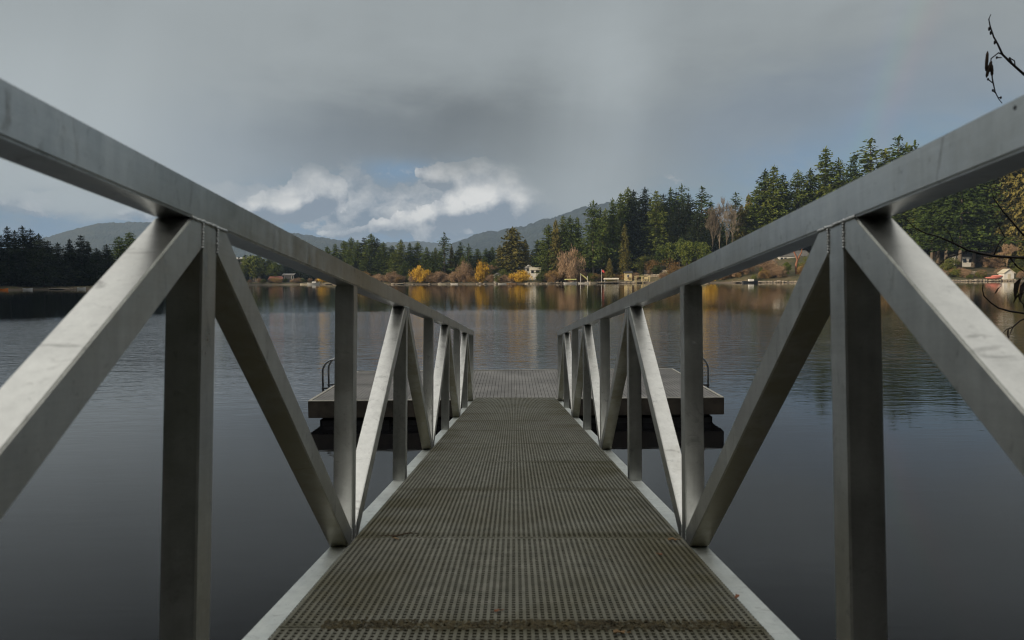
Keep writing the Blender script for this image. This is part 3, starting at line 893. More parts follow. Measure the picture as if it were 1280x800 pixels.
for s in (-1, 1):
    xi, xo = CX + s * AIN, CX + s * (AIN + T)
    x0, x1 = min(xi, xo), max(xi, xo)
    mb = MB(); mb.box(x0, x1, YP[0] - T, YP[-1] + 0.004, ZRB, ZRT)
    rail = part('handrail', mb, M['alu'], bevel=0.0042, segs=2, smooth=False)
    mb = MB(); mb.box(x0, x1, YP[0] - T - .1, YP[-1] + 0.06, ZCH - T, ZCH)
    part('bottom_chord', mb, M['alu_chord'], bevel=0.005)
    for k, yf in enumerate(YP):
        yn = yf - T
        mb = MB(); mb.box(x0 + .0006, x1 - .0006, yn, yf, ZCH + .001, ZRB - .001)
        po = part('post', mb, M['alu'], bevel=0.0032, segs=2)
        if 1 <= k <= 5:
            # weld beads round the joints
            wb = MB()
            rr = random.Random(k * 3 + s)
            xw = xi - s * 0.001
            top = (k % 2 == 0)
            L0, L1 = (yn - .052, yf + .052) if top else (yn, yf)
            q = L0
            zz = ZRB if top else ZCH
            while q < L1:
                wb.blob((xw, q, zz + rr.gauss(0, .0006)), (.0032, .0042, .0038), 6, 4, .2, rr); q += .0062
            if top:
                for ye in (yn, yf):
                    q = ZRB
                    while q > ZRB - .056:
                        wb.blob((xw, ye + rr.gauss(0, .0006), q), (.003, .0035, .0042), 6, 4, .2, rr); q -= .0062
            else:
                for ye in (yn, yf):
                    q = ZCH
                    while q < ZCH + .056:
                        wb.blob((xw, ye + rr.gauss(0, .0006), q), (.003, .0035, .0042), 6, 4, .2, rr); q += .0062
            wo = wb.build('weld_bead', M['alu'], po, off=OFF, smooth=True)
    # braces: post 1, 3, 5, 7 (k even) carry two brace heads each
    for k in range(len(YP) - 1):
        ya, yb = YP[k] + .001, YP[k + 1] - T - .001
        zt, zb = ZRB - .001, ZCH + .001
        if (k + 1) % 2 == 0:   # rises towards the far post
            poly = [(ya, zb), (ya + .052, zb), (yb, zt - .057), (yb, zt), (yb - .052, zt), (ya, zb + .057)]
        else:
            poly = [(yb, zb), (yb, zb + .057), (ya + .052, zt), (ya, zt), (ya, zt - .057), (yb - .052, zb)]
        mb = MB(); mb.prism(poly, x0 + .0003, x1 - .0003)
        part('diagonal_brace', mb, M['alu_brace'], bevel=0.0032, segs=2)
mb = MB()
mb.tube([(CX + AIN - .0005, 1.032, .338), (CX + AIN + .002, 1.032, .338)], .0032, 10)  # dark disc standing in for a small hole in the right rail
part('hole_disc', mb, M['hole_dark'])

# walkway: grated panels a metre long on cross joists
ys = [-1.0 + i for i in range(13)] + [12.14]
ys[4] = 2.955
for a, b in zip(ys, ys[1:]):
    mb = MB()
    y0, y1 = a + .003, b - .003
    xl, xr = CX - DECKH, CX + DECKH
    nb = 64
    rr = random.Random(int(a * 10))
    for i in range(nb):
        x = xl + (xr - xl) * (i + .5) / nb
        dz = rr.uniform(-.0005, .0005)
        mb.box(x - .0046, x + .0046, y0, y1, ZD - .026, ZD + dz)
    ny = int((y1 - y0) / .0205)
    for j in range(ny + 1):
        y = y0 + .006 + (y1 - y0 - .012) * j / ny
        w = .0036 if 0 < j < ny else .006
        mb.box(xl + .001, xr - .001, y - w, y + w, ZD - .024, ZD - (.0016 if 0 < j < ny else .0007))
    part('grating_panel', mb, M['grating'])
for y in ys[1:]:
    mb = MB(); mb.box(CX - DECKH + .012, CX + DECKH - .012, y - .032, y + .032, ZD - .115, ZD - .03)
    part('joist', mb, M['joist'], bevel=.003)
    if y < 11:
        mb = MB(); mb.box(CX - DECKH + .012, CX + DECKH - .012, y + .47, y + .51, ZD - .10, ZD - .03)
        part('joist', mb, M['joist'], bevel=.003)
for s in (-1, 1):
    mb = MB()
    xx = CX + s * .61
    mb.box(xx - .02, xx + .02, -1.0, 12.12, ZD - .075, ZD - .0285)
    part('panel_ledge', mb, M['joist'])
mb = MB(); mb.box(CX - .6, CX + .6, 12.145, 12.24, ZD - .03, ZD - .022)
part('hinge_plate', mb, M['joist'], bevel=.002)


def on_gang(x, y, z):
    return CAM + X * x + G * y + N * z


def on_deck(px, py):
    """point of the walkway under a pixel"""
    y = -ZD * FPX / (py - 441)
    return (px - 643) * y / FPX, y


# litter on the walkway
def gang_matrix(x, y, z, rz=0.0):
    return Matrix.Translation(on_gang(x, y, z)) @ Matrix((X, G, N)).transposed().to_4x4() @ Matrix.Rotation(rz, 4, 'Z')


def fallen_twig():
    x, y = on_deck(505, 668)
    mb = MB()
    mb.tube([(-.06, -.035, .006), (-.02, -.01, .010), (.03, .03, .013), (.09, .05, .008)], [.004, .005, .004, .002], 6)
    mb.tube([(-.02, -.01, .010), (-.10, .0, .006), (-.16, -.01, .006)], [.003, .0025, .0015], 5)
    mb.tube([(.03, .03, .013), (.06, .08, .012)], [.0025, .001], 5)
    mb.v = [(a * .62, b * .62, c * .7) for a, b, c in mb.v]
    o = mb.build('fallen_twig', M['dead_wood'], smooth=True)
    o.matrix_world = gang_matrix(x, y, ZD)
    tag(o, 'small forked twig lying on the walkway at the left post foot', 'twig')


fallen_twig()


def dead_leaf(px, py, size, rz, mat, label):
    x, y = on_deck(px, py)
    rr = random.Random(px)
    mb = MB()
    n = 10
    vs = [(0, 0, .006)]
    for k in range(n):
        a = 2 * PI * k / n
        r_ = size * (.55 + .45 * abs(math.cos(a))) * rr.uniform(.75, 1.1)
        vs.append((r_ * math.cos(a), r_ * .62 * math.sin(a), .004 + rr.uniform(.0, .35) * size))
    vs += [(v[0], v[1], v[2] - .0012) for v in vs]
    fs = [(0, 1 + k, 1 + (k + 1) % n) for k in range(n)]
    fs += [(n + 1, n + 2 + (k + 1) % n, n + 2 + k) for k in range(n)]
    fs += [(1 + k, n + 2 + k, n + 2 + (k + 1) % n, 1 + (k + 1) % n) for k in range(n)]
    mb.add(vs, fs)
    mb.tube([(size * .9, 0, .005), (size * 1.5, .005, .004)], .0012, 5)
    o = mb.build('dead_leaf', mat)
    o.matrix_world = gang_matrix(x, y, ZD, rz)
    tag(o, label, 'leaf', 'dead leaves on the walkway')


dead_leaf(623, 760, .012, .4, M['leaf'], 'small reddish dead leaf near the middle of the walkway')
dead_leaf(772, 787, .020, .1, M['leaf_tan'], 'tan dead leaf lying on the mossy seam')
dead_leaf(917, 743, .016, 1.2, M['leaf'], 'rust-coloured leaf by the right edge of the walkway')
dead_leaf(839, 673, .022, .2, M['leaf_tan'], 'curled leaf beside the foot of the second right post')
dead_leaf(823, 691, .012, 2.0, M['leaf'], 'tiny brown leaf on the walkway before the second right post')
dead_leaf(497, 672, .016, 2.2, M['leaf_tan'], 'pale leaf tucked under the small forked twig')


def moss_strip():
    rr = random.Random(4)
    mb = MB()
    for i in range(9000):
        u = rr.random()
        x = CX - .52 + 1.10 * u
        dens = .35 + .65 * (mnoise.noise((x * 3.1, 0, 0)) * .5 + .5)
        if rr.random() > dens: continue
        y = 2.018 + rr.uniform(-.03, .03) + rr.gauss(0, .005)
        z = ZD - .005 + rr.random() * .007
        c = Vector((x - OFF.x, y - OFF.y, z - OFF.z))
        a = rr.uniform(0, PI)
        e = Vector((math.cos(a), math.sin(a), rr.uniform(-.2, .5))) * rr.uniform(.003, .008)
        w = e.cross(Vector((rr.gauss(0, .5), rr.gauss(0, .5), 1))).normalized() * rr.uniform(.002, .005)
        mb.add([c - e, c - w, c + e, c + w], [(0, 1, 2, 3)])
    o = mb.build('moss', M['moss'])
    o.matrix_world = gang.matrix_world.copy()
    tag(o, 'moss and dirt clogging the nearest seam of the walkway', 'moss', kind='stuff')


moss_strip()

# ------------------------------------------------------------------ floating dock
DX, DW, DY0, DY1, DZ = 0.055, 3.41, 12.29, 16.25, 0.41
dock = empty('floating_dock', (DX, (DY0 + DY1) / 2, 0))
tag(dock, 'wide floating dock on black floats at the end of the gangway', 'dock')
DOFF = Vector((DX, (DY0 + DY1) / 2, 0))


def dpart(name, mb, mat, **kw):
    return mb.build(name, mat, dock, off=DOFF, **kw)


DM = (DY0 + DY1) / 2
for (xa, xb) in ((DX - DW + .05, DX - .012), (DX + .012, DX + DW - .05)):
    for (ya, yb) in ((DY0 + .05, DM - .02), (DM + .02, DY1 - .05)):
        mb = MB()
        nx = int((xb - xa) / .06)
        for i in range(nx):
            x = xa + (xb - xa) * (i + .5) / nx
            mb.box(x - .027, x + .027, ya, yb, DZ - .028, DZ)
        ny = int((yb - ya) / .05)
        for j in range(ny + 1):
            y = ya + .008 + (yb - ya - .016) * j / ny
            mb.box(xa + .001, xb - .001, y - .007, y + .007, DZ - .026, DZ - .004)
        mb.box(xa + .002, xb - .002, ya + .002, yb - .002, DZ - .06, DZ - .012)
        dpart('deck_panel', mb, M['dock_deck'])
mb = MB()
mb.box(DX - .010, DX + .010, DY0 + .05, DY1 - .05, DZ - .03, DZ + .002)
mb.box(DX - DW + .052, DX - .011, DM - .012, DM + .012, DZ - .03, DZ + .0015)
mb.box(DX + .011, DX + DW - .052, DM - .012, DM + .012, DZ - .03, DZ + .0015)
dpart('panel_divider', mb, M['dock_seam'])
for nm, bx in (('f', (DX - DW, DX + DW, DY0, DY0 + .048)), ('b', (DX - DW, DX + DW, DY1 - .048, DY1)), ('l', (DX - DW, DX - DW + .048, DY0 + .05, DY1 - .05)), ('r', (DX + DW - .048, DX + DW, DY0 + .05, DY1 - .05))):
    mb = MB(); mb.box(*bx, DZ - .275, DZ - .006)
    dpart('fascia_board', mb, M['fascia'], bevel=.006)
    mb = MB(); mb.box(bx[0] + (.002 if nm in 'fb' else -.004 * (nm == 'l')), bx[1] + (-.002 if nm in 'fb' else .004 * (nm == 'r')), bx[2] - .004 * (nm == 'f'), bx[3] + .004 * (nm == 'b'), DZ - .005, DZ + .012)
    dpart('edge_trim', mb, M['dock_trim'], bevel=.003)
for i in range(5):
    for yc in (DY0 + .535, DY1 - .535):
        xc = DX - DW + .16 + .61 + i * (2 * DW - .32 - 1.22) / 4
        mb = MB(); mb.box(xc - .6, xc + .6, yc - .5, yc + .5, -.28, DZ - .276)
        dpart('float_tub', mb, M['tub'], bevel=.05, segs=3)
for s in (-1, 1):
    for j in range(2):
        mb = MB(); mb.blob((DX + s * 2.87, DY0 - .004, DZ - .06 - j * .14), (.014, .008, .014), 8, 6)
        dpart('bolt', mb, M['steel'], smooth=True)


def ladder(s):
    mb = MB()
    ex = DX + s * DW
    for y in (14.05, 14.5):
        arc = [(ex + s * .19, y, -.75), (ex + s * .19, y, .66)]
        for k in range(1, 8):
            a = PI / 2 * k / 7
            arc.append((ex + s * (.19 - .22 * (1 - math.cos(a))), y, .66 + .25 * math.sin(a)))
        arc += [(ex - s * .04, y, .91)]
        for k in range(1, 7):
            a = PI / 2 * k / 6
            arc.append((ex - s * (.04 + .11 * math.sin(a)), y, .78 + .13 * math.cos(a)))
        arc += [(ex - s * .15, y, DZ + .02)]
        mb.tube(arc, .019, 10)
    lad = dpart('ladder', mb, M['steel'], smooth=True)
    for z in (-.5, -.2, .1):
        r_ = MB(); r_.tube([(ex + s * .19, 14.05, z), (ex + s * .19, 14.5, z)], .016, 8)
        r_.build('rung', M['steel'], lad, off=DOFF, smooth=True)
    for y in (14.05, 14.5):
        r_ = MB(); r_.box(ex - s * .15 - .05, ex - s * .15 + .05, y - .05, y + .05, DZ + .014, DZ + .03)
        r_.build('foot_plate', M['steel'], lad, off=DOFF)
        r_ = MB(); r_.box(min(ex, ex + s * .21), max(ex, ex + s * .21), y - .03, y + .03, DZ - .05, DZ - .02)
        r_.build('bracket', M['steel'], lad, off=DOFF)


ladder(-1)
ladder(1)


# ------------------------------------------------------------------ houses and things on the far shore
def spot(px, py, back, zmin=None):
    """ground point under a pixel at a distance behind the waterline"""
    az = math.atan2(px - 640, FPX)
    Y = (shore_r(math.degrees(az)) + back) * math.cos(az)
    return at(px, py, Y), Y


def house(name, label, px0, px1, ybase, yeave, yridge, back, wall, roof, depth=7.0, windows=(), gable_front=False, cat='house', rz=0.0, door=None):
    c, Y = spot((px0 + px1) / 2, ybase, back)
    w = (px1 - px0) * Y / FPX
    ze = at((px0 + px1) / 2, yeave, Y).z - c.z
    zr = at((px0 + px1) / 2, yridge, Y).z - c.z
    root = empty(name, c, rz)
    tag(root, label, cat)
    low = min(ground(c.x, c.y), c.z) - c.z - 1.5
    mb = MB()
    ov = .35
    if gable_front:
        mb.prism_y([(-w / 2, low), (w / 2, low), (w / 2, ze), (0, zr - .1), (-w / 2, ze)], 0, depth)
        rf = MB()
        for s in (-1, 1):
            d = Vector((s * w / 2, 0, ze - zr))
            e = d.normalized()
            rf.prism_y([(0, zr), (d.x + e.x * ov, zr + d.z + e.z * ov), (d.x + e.x * ov, zr + d.z + e.z * ov + .16), (0, zr + .16)][::s], -ov, depth + ov)
    else:
        mb.prism([(0, low), (depth, low), (depth, ze), (depth / 2, zr - .1), (0, ze)], -w / 2, w / 2)
        rf = MB()
        for s in (-1, 1):
            y0 = depth / 2
            d = Vector((0, s * depth / 2, ze - zr))
            e = d.normalized()
            rf.prism([(y0, zr), (y0 + d.y + e.y * ov, zr + d.z + e.z * ov), (y0 + d.y + e.y * ov, zr + d.z + e.z * ov + .16), (y0, zr + .16)], -w / 2 - ov, w / 2 + ov)
    mb.build('wall', wall, root)
    rf.build('roof', roof, root)
    for wx, wz, ww, wh in windows:       # fractions of the width and metres above the base
        fr = MB(); fr.box(wx * w - ww / 2 - .12, wx * w + ww / 2 + .12, -.06, .02, wz - .12, wz + wh + .12)
        fo = fr.build('window', M['white'] if wall is not M['white'] else M['roof_grey'], root)
        pn = MB(); pn.box(wx * w - ww / 2, wx * w + ww / 2, -.09, -.063, wz, wz + wh)
        pn.build('pane', M['glass'], fo)
    if door:
        dm = MB(); dm.box(door[0] * w - .45, door[0] * w + .45, -.07, .02, 0, 2.0)
        dm.build('door', door[1], root)
    return root, w, Y


house('gabled_house', 'white gabled house half hidden above the wide low willow', 657, 666, 340, 335, 331.5, 16, M['white'], M['white'], 8, [(-.2, .4, .8, 1.0)], True, rz=.25)
house('white_house', 'white house with a pale low roof right of the white gabled house', 663, 676, 342, 337.3, 334.5, 13, M['white'], M['canvas'], 6, [(-.3, .3, .9, .9), (.2, .2, 1.3, 1.0)])
house('cottage', 'small cream-white cottage on the bank left of the wide low willow', 618, 628.5, 351, 344.5, 341.5, 5, M['white'], M['roof_grey'], 5, [(.05, .9, .9, .9)], True, rz=.2)
house('dark_house', 'dark house with pale window frames under the tall firs', 783, 839, 345, 328.5, 322, 30, M['darkwall'], M['darkwall'], 9, [(-.42, 3.2, 1.2, 1.5), (-.33, 3.2, 1.2, 1.5), (-.24, 3.2, 1.1, 1.5), (.1, 3.0, 1.1, 1.3)])
house('boat_hut', 'small cream hut with a dark roof at the water edge', 781, 790, 350.5, 341, 339, 3, M['cream'], M['darkwall'], 2.6, [(-.05, 1.3, .55, .9)], cat='hut')
house('pillared_house', 'white house with tall windows seen below the right handrail', 974, 1012, 341, 320, 313, 30, M['white'], M['roof_grey'], 9, [(-.42, 3.0, .7, 2.6), (-.30, 3.0, .7, 2.6), (-.1, 3.2, 1.4, 1.8), (.12, 1, 1.2, 1.6), (.3, 3, 1.2, 1.6)])
house('terrace_house', 'white house seen in pieces above the bank shrubs left of the tall-windowed one', 946, 969, 338, 328, 324, 22, M['white'], M['roof_grey'], 7, [(-.3, .6, 1, 1.2), (.2, .8, 1.2, 1.2)])
house('slope_house', 'white house high on the slope above the right handrail', 852, 874, 331, 321, 317.5, 26, M['white'], M['roof_grey'], 6, [(-.25, .8, 1.0, 1.3), (.2, .8, 1.2, 1.2)])
house('grove_house', 'white house glimpsed between pale pine trunks on the right', 1199, 1218, 330, 320.5, 316, 24, M['white'], M['roof_grey'], 7, [(-.15, .6, .9, 1.2), (.25, .6, 1.1, 1.0)])
house('shed', 'small white shed with peaked front at the right shore edge', 1255, 1267.5, 350, 341, 336.5, 1.8, M['white'], M['canvas'], 2.8, [], True, cat='shed', door=(0, M['canvas']))
house('large_white_house', 'large flat white house showing left of the broad bay tree', 288, 306, 334, 324.5, 322, 75, M['white'], M['white'], 9, [(.2, 3.5, 3, 1.2), (-.2, 3.5, 3, 1.2)])
house('lakeside_house', 'white cottage with dark windows under the broad bay tree', 312, 324, 350, 345, 343, 14, M['white'], M['roof_grey'], 5, [(-.25, .8, 1.0, 1.2), (.25, .8, 1.0, 1.2)])
house('red_roofed_cottage', 'cottage with a red roof and pale gables across the bay', 336, 352, 353, 349, 345.5, 5, M['brownwall'], M['roof_red'], 6, [(.3, .5, 1, .8)])
house('bay_house', 'white-ended dark house right of the red-roofed cottage', 353, 367, 351, 344, 342, 8, M['darkwall'], M['roof_grey'], 6, [(-.42, .9, .9, 1.7), (.42, .9, .9, 1.7)])


def boat(name, label, px, py, L, mat, inner, rz=0.0, h=.55, beam=None, cabin=None, back=-2.5, cat='boat', group=None, z=None):
    c, Y = spot(px, py, back)
    root = empty(name, (c.x, c.y, 0.0 if z is None else z), rz)
    tag(root, label, cat, group)
    beam = beam or L * .33
    mb = MB()
    n = 11
    top, bot, inn = [], [], []
    for k in range(n):
        t = k / (n - 1)
        x = -L / 2 + L * t
        b = beam / 2 * (math.sin(PI * (0.22 + .78 * t)) ** .6 if t < 1 else .04)
        sh = h * (1 + .35 * (2 * t - .8) ** 2)
        top.append((x, b, sh)); bot.append((x * .92, b * .55, -.12)); inn.append((x * .95, b * .86, sh - .02))
    vs, fs = [], []
    for tt in (top, bot):
        vs += [(x, -b, z_) for x, b, z_ in tt] + [(x, b, z_) for x, b, z_ in tt]
    for k in range(n - 1):
        fs += [(k, k + 1, 2 * n + k + 1, 2 * n + k), (n + k + 1, n + k, 3 * n + k, 3 * n + k + 1), (2 * n + k, 2 * n + k + 1, 3 * n + k + 1, 3 * n + k)]
    fs += [(0, 2 * n, 3 * n, n), (n - 1, 2 * n - 1, 4 * n - 1, 3 * n - 1)]
    mb.add(vs, fs)
    mb.build('hull', mat, root)
    d = MB()
    d.add([(x, -b, z_ - .1) for x, b, z_ in inn] + [(x, b, z_ - .1) for x, b, z_ in inn], [(k, k + 1, n + k + 1, n + k) for k in range(n - 1)])
    d.build('deck', inner, root)
    for t in (.35, .6):
        s_ = MB(); x = -L / 2 + L * t; s_.box(x - .12, x + .12, -beam * .36, beam * .36, h * .75, h * .9)
        s_.build('seat', inner, root)
    if cabin == 'cabin':
        k = MB(); k.prism([(-beam * .3, h * .9), (beam * .3, h * .9), (beam * .26, h * .9 + .8), (-beam * .26, h * .9 + .8)], -L * .12, L * .2)
        k.build('cabin', M['white'], root, bevel=.05)
        w = MB(); w.box(L * .2 + .003, L * .2 + .03, -beam * .24, beam * .24, h * .9 + .35, h * .9 + .7)
        w.build('windscreen', M['glass'], root)
    elif cabin:
        k = MB()
        k.prism([(-beam * .55, 1.55), (-beam * .3, 1.85), (beam * .3, 1.85), (beam * .55, 1.55), (beam * .5, 1.5), (-beam * .5, 1.5)], -L * .42, L * .42)
        k.build('canopy', cabin, root)
        for xx in (-L * .38, L * .38):
            for yy in (-beam * .4, beam * .4):
                p = MB(); p.tube([(xx, yy, h * .8), (xx, yy, 1.52)], .04, 6)
                p.build('canopy_post', M['steel'], root)
    return root


boat('covered_boat', 'moored boat under a lime-pale canopy near the round russet tree', 713, 354.5, 5.2, M['white'], M['canvas'], .1, .5, 1.9, M['yellowgreen'])
boat('dinghy', 'low white dinghy right of the canopied boat', 730, 354.6, 4.4, M['white'], M['white'], -.05, .4, 1.5)
boat('motor_boat', 'dark hulled boat with white top moored below the right handrail', 938, 352.6, 5.4, M['hull'], M['white'], .1, .6, 1.9, 'cabin')
boat('rowing_boat', 'pale boat drawn up below the small cream-white cottage', 630, 355.6, 4.6, M['white'], M['canvas'], .15, .4, 1.5)
boat('rowing_boat', 'brown boat moored beside the pale boat under the cottage', 640, 354.6, 4.2, M['brownwall'], M['planks'], -.2, .45, 1.5)
boat('motor_boat', 'white motor boat moored at the bay shore under the left handrail', 392, 356.3, 6.0, M['white'], M['white'], .2, .8, 2.2, 'cabin')
boat('rowing_boat', 'small grey-white boat left of the white motor boat in the bay', 381, 356.7, 4.5, M['canvas'], M['white'], -.1, .5, 1.6)
boat('canoe', 'orange canoe at the left shore by the picture edge', 3, 361.6, 3.6, M['orange'], M['orange'], 0, .45, .95, back=-2)
boat('dinghy', 'small white dinghy on the dark left shore', 35, 362, 2.8, M['white'], M['canvas'], .1, .45, 1.2, back=-2)
boat('dinghy', 'tiny white boat at the left shore near the near brace', 102, 360.5, 2.4, M['white'], M['white'], .3, .5, 1.1, back=-1.5)
boat('canoe', 'tan canoe on the shore between russet shrubs', 553, 355, 4.0, M['canvas'], M['planks'], .1, .4, 1.0)
boat('canoe', 'white canoe right of the tan canoe among russet shrubs', 568, 355, 3.2, M['white'], M['canvas'], -.1, .4, 1.0)
boat('rowing_boat', 'cream boat tied at the plank landing by the flagpole', 742, 354.2, 3.6, M['canvas'], M['planks'], .1, .5, 1.4)


def kayak(px, py, L, rz, z, label):
    c, Y = spot(px, py, 1.6)
    mb = MB()
    n = 9
    pts = [(-L / 2 + L * k / (n - 1), 0, .06 * (2 * k / (n - 1) - 1) ** 2) for k in range(n)]
    mb.tube(pts, [.04 + .34 * math.sin(PI * k / (n - 1)) ** .7 for k in range(n)], 10)
    o = mb.build('kayak', M['pink'], smooth=True)
    o.location = (c.x, c.y, z)
    o.rotation_euler = (0, 0, rz)
    tag(o, label, 'kayak', 'coral kayaks beside the white shed')


_c, _y = spot(1243, 349, 1.6)
_g = ground(_c.x, _c.y)
kayak(1241, 349, 5.2, .02, _g + .55, 'long coral kayak lying left of the white shed')
kayak(1246, 349, 3.8, -.08, _g + 1.05, 'shorter coral kayak stacked on the long coral kayak')


def jetty(label, px0, px1, py, out, zt=.5, mat='planks', name='jetty', back=-1.0):
    a, Y = spot((px0 + px1) / 2, py, back)
    w = (px1 - px0) * Y / FPX
    root = empty(name, (a.x, a.y, 0))
    tag(root, label, 'jetty')
    mb = MB(); mb.box(-w / 2, w / 2, -out, 1.5, zt - .14, zt)
    mb.build('deck', M[mat], root)
    for s in (-1, 1):
        for yy in (-out + .15, 0.0):
            p = MB(); p.tube([(s * (w / 2 + .09), yy, -1.2), (s * (w / 2 + .09), yy, zt + .55)], .09, 7)
            p.build('post', M['bark_pale'], root)


jetty('low plank jetty with short posts left of the left golden willow', 492, 506, 355.4, 3)
jetty('plank landing with posts under the flagpole', 738, 773, 354, 2.5, .6)
jetty('small plank jetty left of the dark moored boat', 916, 925, 353, 3)
jetty('thin plank jetty on the shaded left shore', 65, 92, 361, 2, .4)
jetty('pale plank jetty along the bay shore', 402, 417, 356.2, 3, .45)
jetty('plank jetty at the shore left of the canopied boat', 685, 701, 354.4, 2, .4)


def flagpole():
    c, Y = spot(752, 352, .6)
    gz = ground(c.x, c.y)
    root = empty('flagpole', (c.x, c.y, gz)); tag(root, 'pale flagpole on the bank above the plank landing', 'flagpole')
    mb = MB(); mb.tube([(0, 0, -.4), (0, 0, 5.2)], [.07, .045], 8); mb.build('pole', M['white'], root)
    k = MB(); k.blob((0, 0, 5.26), .09, 8, 6); k.build('finial', M['white'], root)
    fl = MB()
    n = 8
    for dy in (0, .02):
        pass
    vs = []
    for side in (0, .015):
        for i in range(n + 1):
            t = i / n
            for j in range(4):
                vs.append((.06 + 1.05 * t, .10 * math.sin(t * 6) + side, 5.05 - .85 * j / 3 - .55 * t * t))
    fs = []
    m_ = (n + 1) * 4
    for i in range(n):
        for j in range(3):
            a = i * 4 + j
            fs += [(a, a + 4, a + 5, a + 1), (m_ + a, m_ + a + 1, m_ + a + 5, m_ + a + 4)]
    fl.add(vs, fs)
    o = fl.build('flag', M['red'], root)


flagpole()


def boat_lift():
    c, Y = spot(764, 353, -1)
    root = empty('boat_lift', (c.x, c.y, 0)); tag(root, 'covered boat lift with pale curved canopy by the plank landing', 'boat lift')
    mb = MB()
    w = 5.6
    mb.prism([(-1.3, 1.55), (-.9, 1.95), (0, 2.1), (.9, 1.95), (1.3, 1.55), (1.2, 1.5), (-1.2, 1.5)], -w / 2, w / 2)
    mb.build('canopy', M['canvas'], root)
    for sx in (-1, 1):
        for sy in (-1, 1):
            p = MB(); p.tube([(sx * 2.5, sy * 1.1, -1), (sx * 2.5, sy * 1.1, 1.55)], .07, 7); p.build('post', M['steel'], root)


boat_lift()


def shore_swing():
    c, Y = spot(731, 352, 1.2)
    gz = ground(c.x, c.y)
    root = empty('slide', (c.x, c.y, gz)); tag(root, 'yellow slide on a pale frame behind the white dinghy', 'slide')
    mb = MB()
    mb.prism_y([(-2.0, 3.4), (-1.6, 3.55), (.6, 1.9), (1.3, .9), (1.05, .75), (.3, 1.6)], -.3, .3)
    mb.build('chute', M['yellowgreen'], root)
    for y in (-.35, .35):
        p = MB(); p.tube([(1.0, y, -.3), (1.0, y, 2.5)], .07, 6); p.build('leg', M['white'], root)
        p = MB(); p.tube([(-1.6, y, -.3), (-1.6, y, 3.5)], .06, 6); p.build('leg', M['white'], root)


shore_swing()


def timber_frame():
    c, Y = spot(803, 352, .5)
    root = empty('timber_frame', (c.x, c.y, .2)); tag(root, 'open timber frame with plank floor right of the cream hut', 'pergola')
    w = 5.4
    d = MB(); d.box(-w / 2, w / 2, -1.2, 1.6, .2, .36); d.build('floor', M['planks'], root)
    for x in (-w / 2 + .1, 0, w / 2 - .1):
        for y in (-1.1, 1.5):
            p = MB(); p.box(x - .1, x + .1, y - .1, y + .1, -1, 2.4); p.build('post', M['cream'], root)
    for y in (-1.1, 1.5):
        p = MB(); p.box(-w / 2 - .2, w / 2 + .2, y - .07, y + .07, 2.403, 2.6); p.build('beam', M['cream'], root)
    b = MB(); b.box(w * .18, w / 2 - .25, 1.2, 1.35, .365, 2.2); b.build('back_panel', M['cream'], root)


timber_frame()


def stone_wall(label, px0, px1, y0, back, h, thick=.7, seed=1, name='stone_wall', mat='rock'):
    a, Y = spot(px0, y0, back)
    b, _ = spot(px1, y0, back)
    rr = random.Random(seed)
    mid = (a + b) / 2
    gz = min(ground(p.x, p.y) for p in (a, b, mid))
    root = empty(name, (mid.x, mid.y, gz)); tag(root, label, 'stone wall')
    mb = MB()
    L = (b - a).length
    d = (b - a).normalized()
    n = int(L / .8)
    for i in range(n):
        for j in range(max(1, int(h / .5))):
            t = (i + .5 + .4 * (j % 2) + rr.uniform(-.32, .32)) / n
            p = d * (t - .5) * L
            mb.blob((p.x, p.y + rr.uniform(-.1, .1) + j * .1, .2 + j * .48), (.58 * rr.uniform(.6, 1.35), thick * .6, .34 * rr.uniform(.6, 1.25)), 7, 5, .25, rr)
    mb.build('stone_courses', M[mat], root)


stone_wall('upper rough stone terrace wall below the low pines', 806, 842, 340, 14, 1.6, seed=3)
stone_wall('lower rough stone terrace wall above the timber frame', 800, 836, 345, 8, 1.4, seed=4)
stone_wall('stone bank edging along the shore before the white shed', 1190, 1270, 351, .6, .6, 1.0, seed=5)
stone_wall('garden terrace wall below the white house among pine trunks', 1196, 1226, 340, 9, 1.0, seed=6)
stone_wall('stone edging along the shore left of the cream hut', 775, 800, 353, .5, .6, .9, seed=7)
stone_wall('stone edging along the shore below the pillared house', 945, 1005, 352, .5, .5, .9, seed=8)

# small boulders along the far waterline
rr = random.Random(12)
rocks = []
for s in range(3):
    mb = MB(); mb.blob((0, 0, .1), (.6, .45, .38), 9, 6, .2, rr); rocks.append(mb.mesh('boulder', M['rock']))
for i in range(60):
    px = rr.uniform(440, 1000)
    az = math.atan2(px - 640, FPX)
    Y = (shore_r(math.degrees(az)) + rr.uniform(-.5, 1.0)) * math.cos(az)
    p = at(px, 354, Y)
    o = link('boulder', rocks[i % 3])
    s = rr.uniform(.5, 1.7)
    o.location = (p.x, p.y, max(0, ground(p.x, p.y)))
    o.scale = (s * rr.uniform(.8, 1.6), s, s * rr.uniform(.6, 1.1))
    o.rotation_euler = (0, 0, rr.uniform(0, 6))
    tag(o, 'weathered boulder at the far waterline', 'boulder', 'boulders along the far waterline')


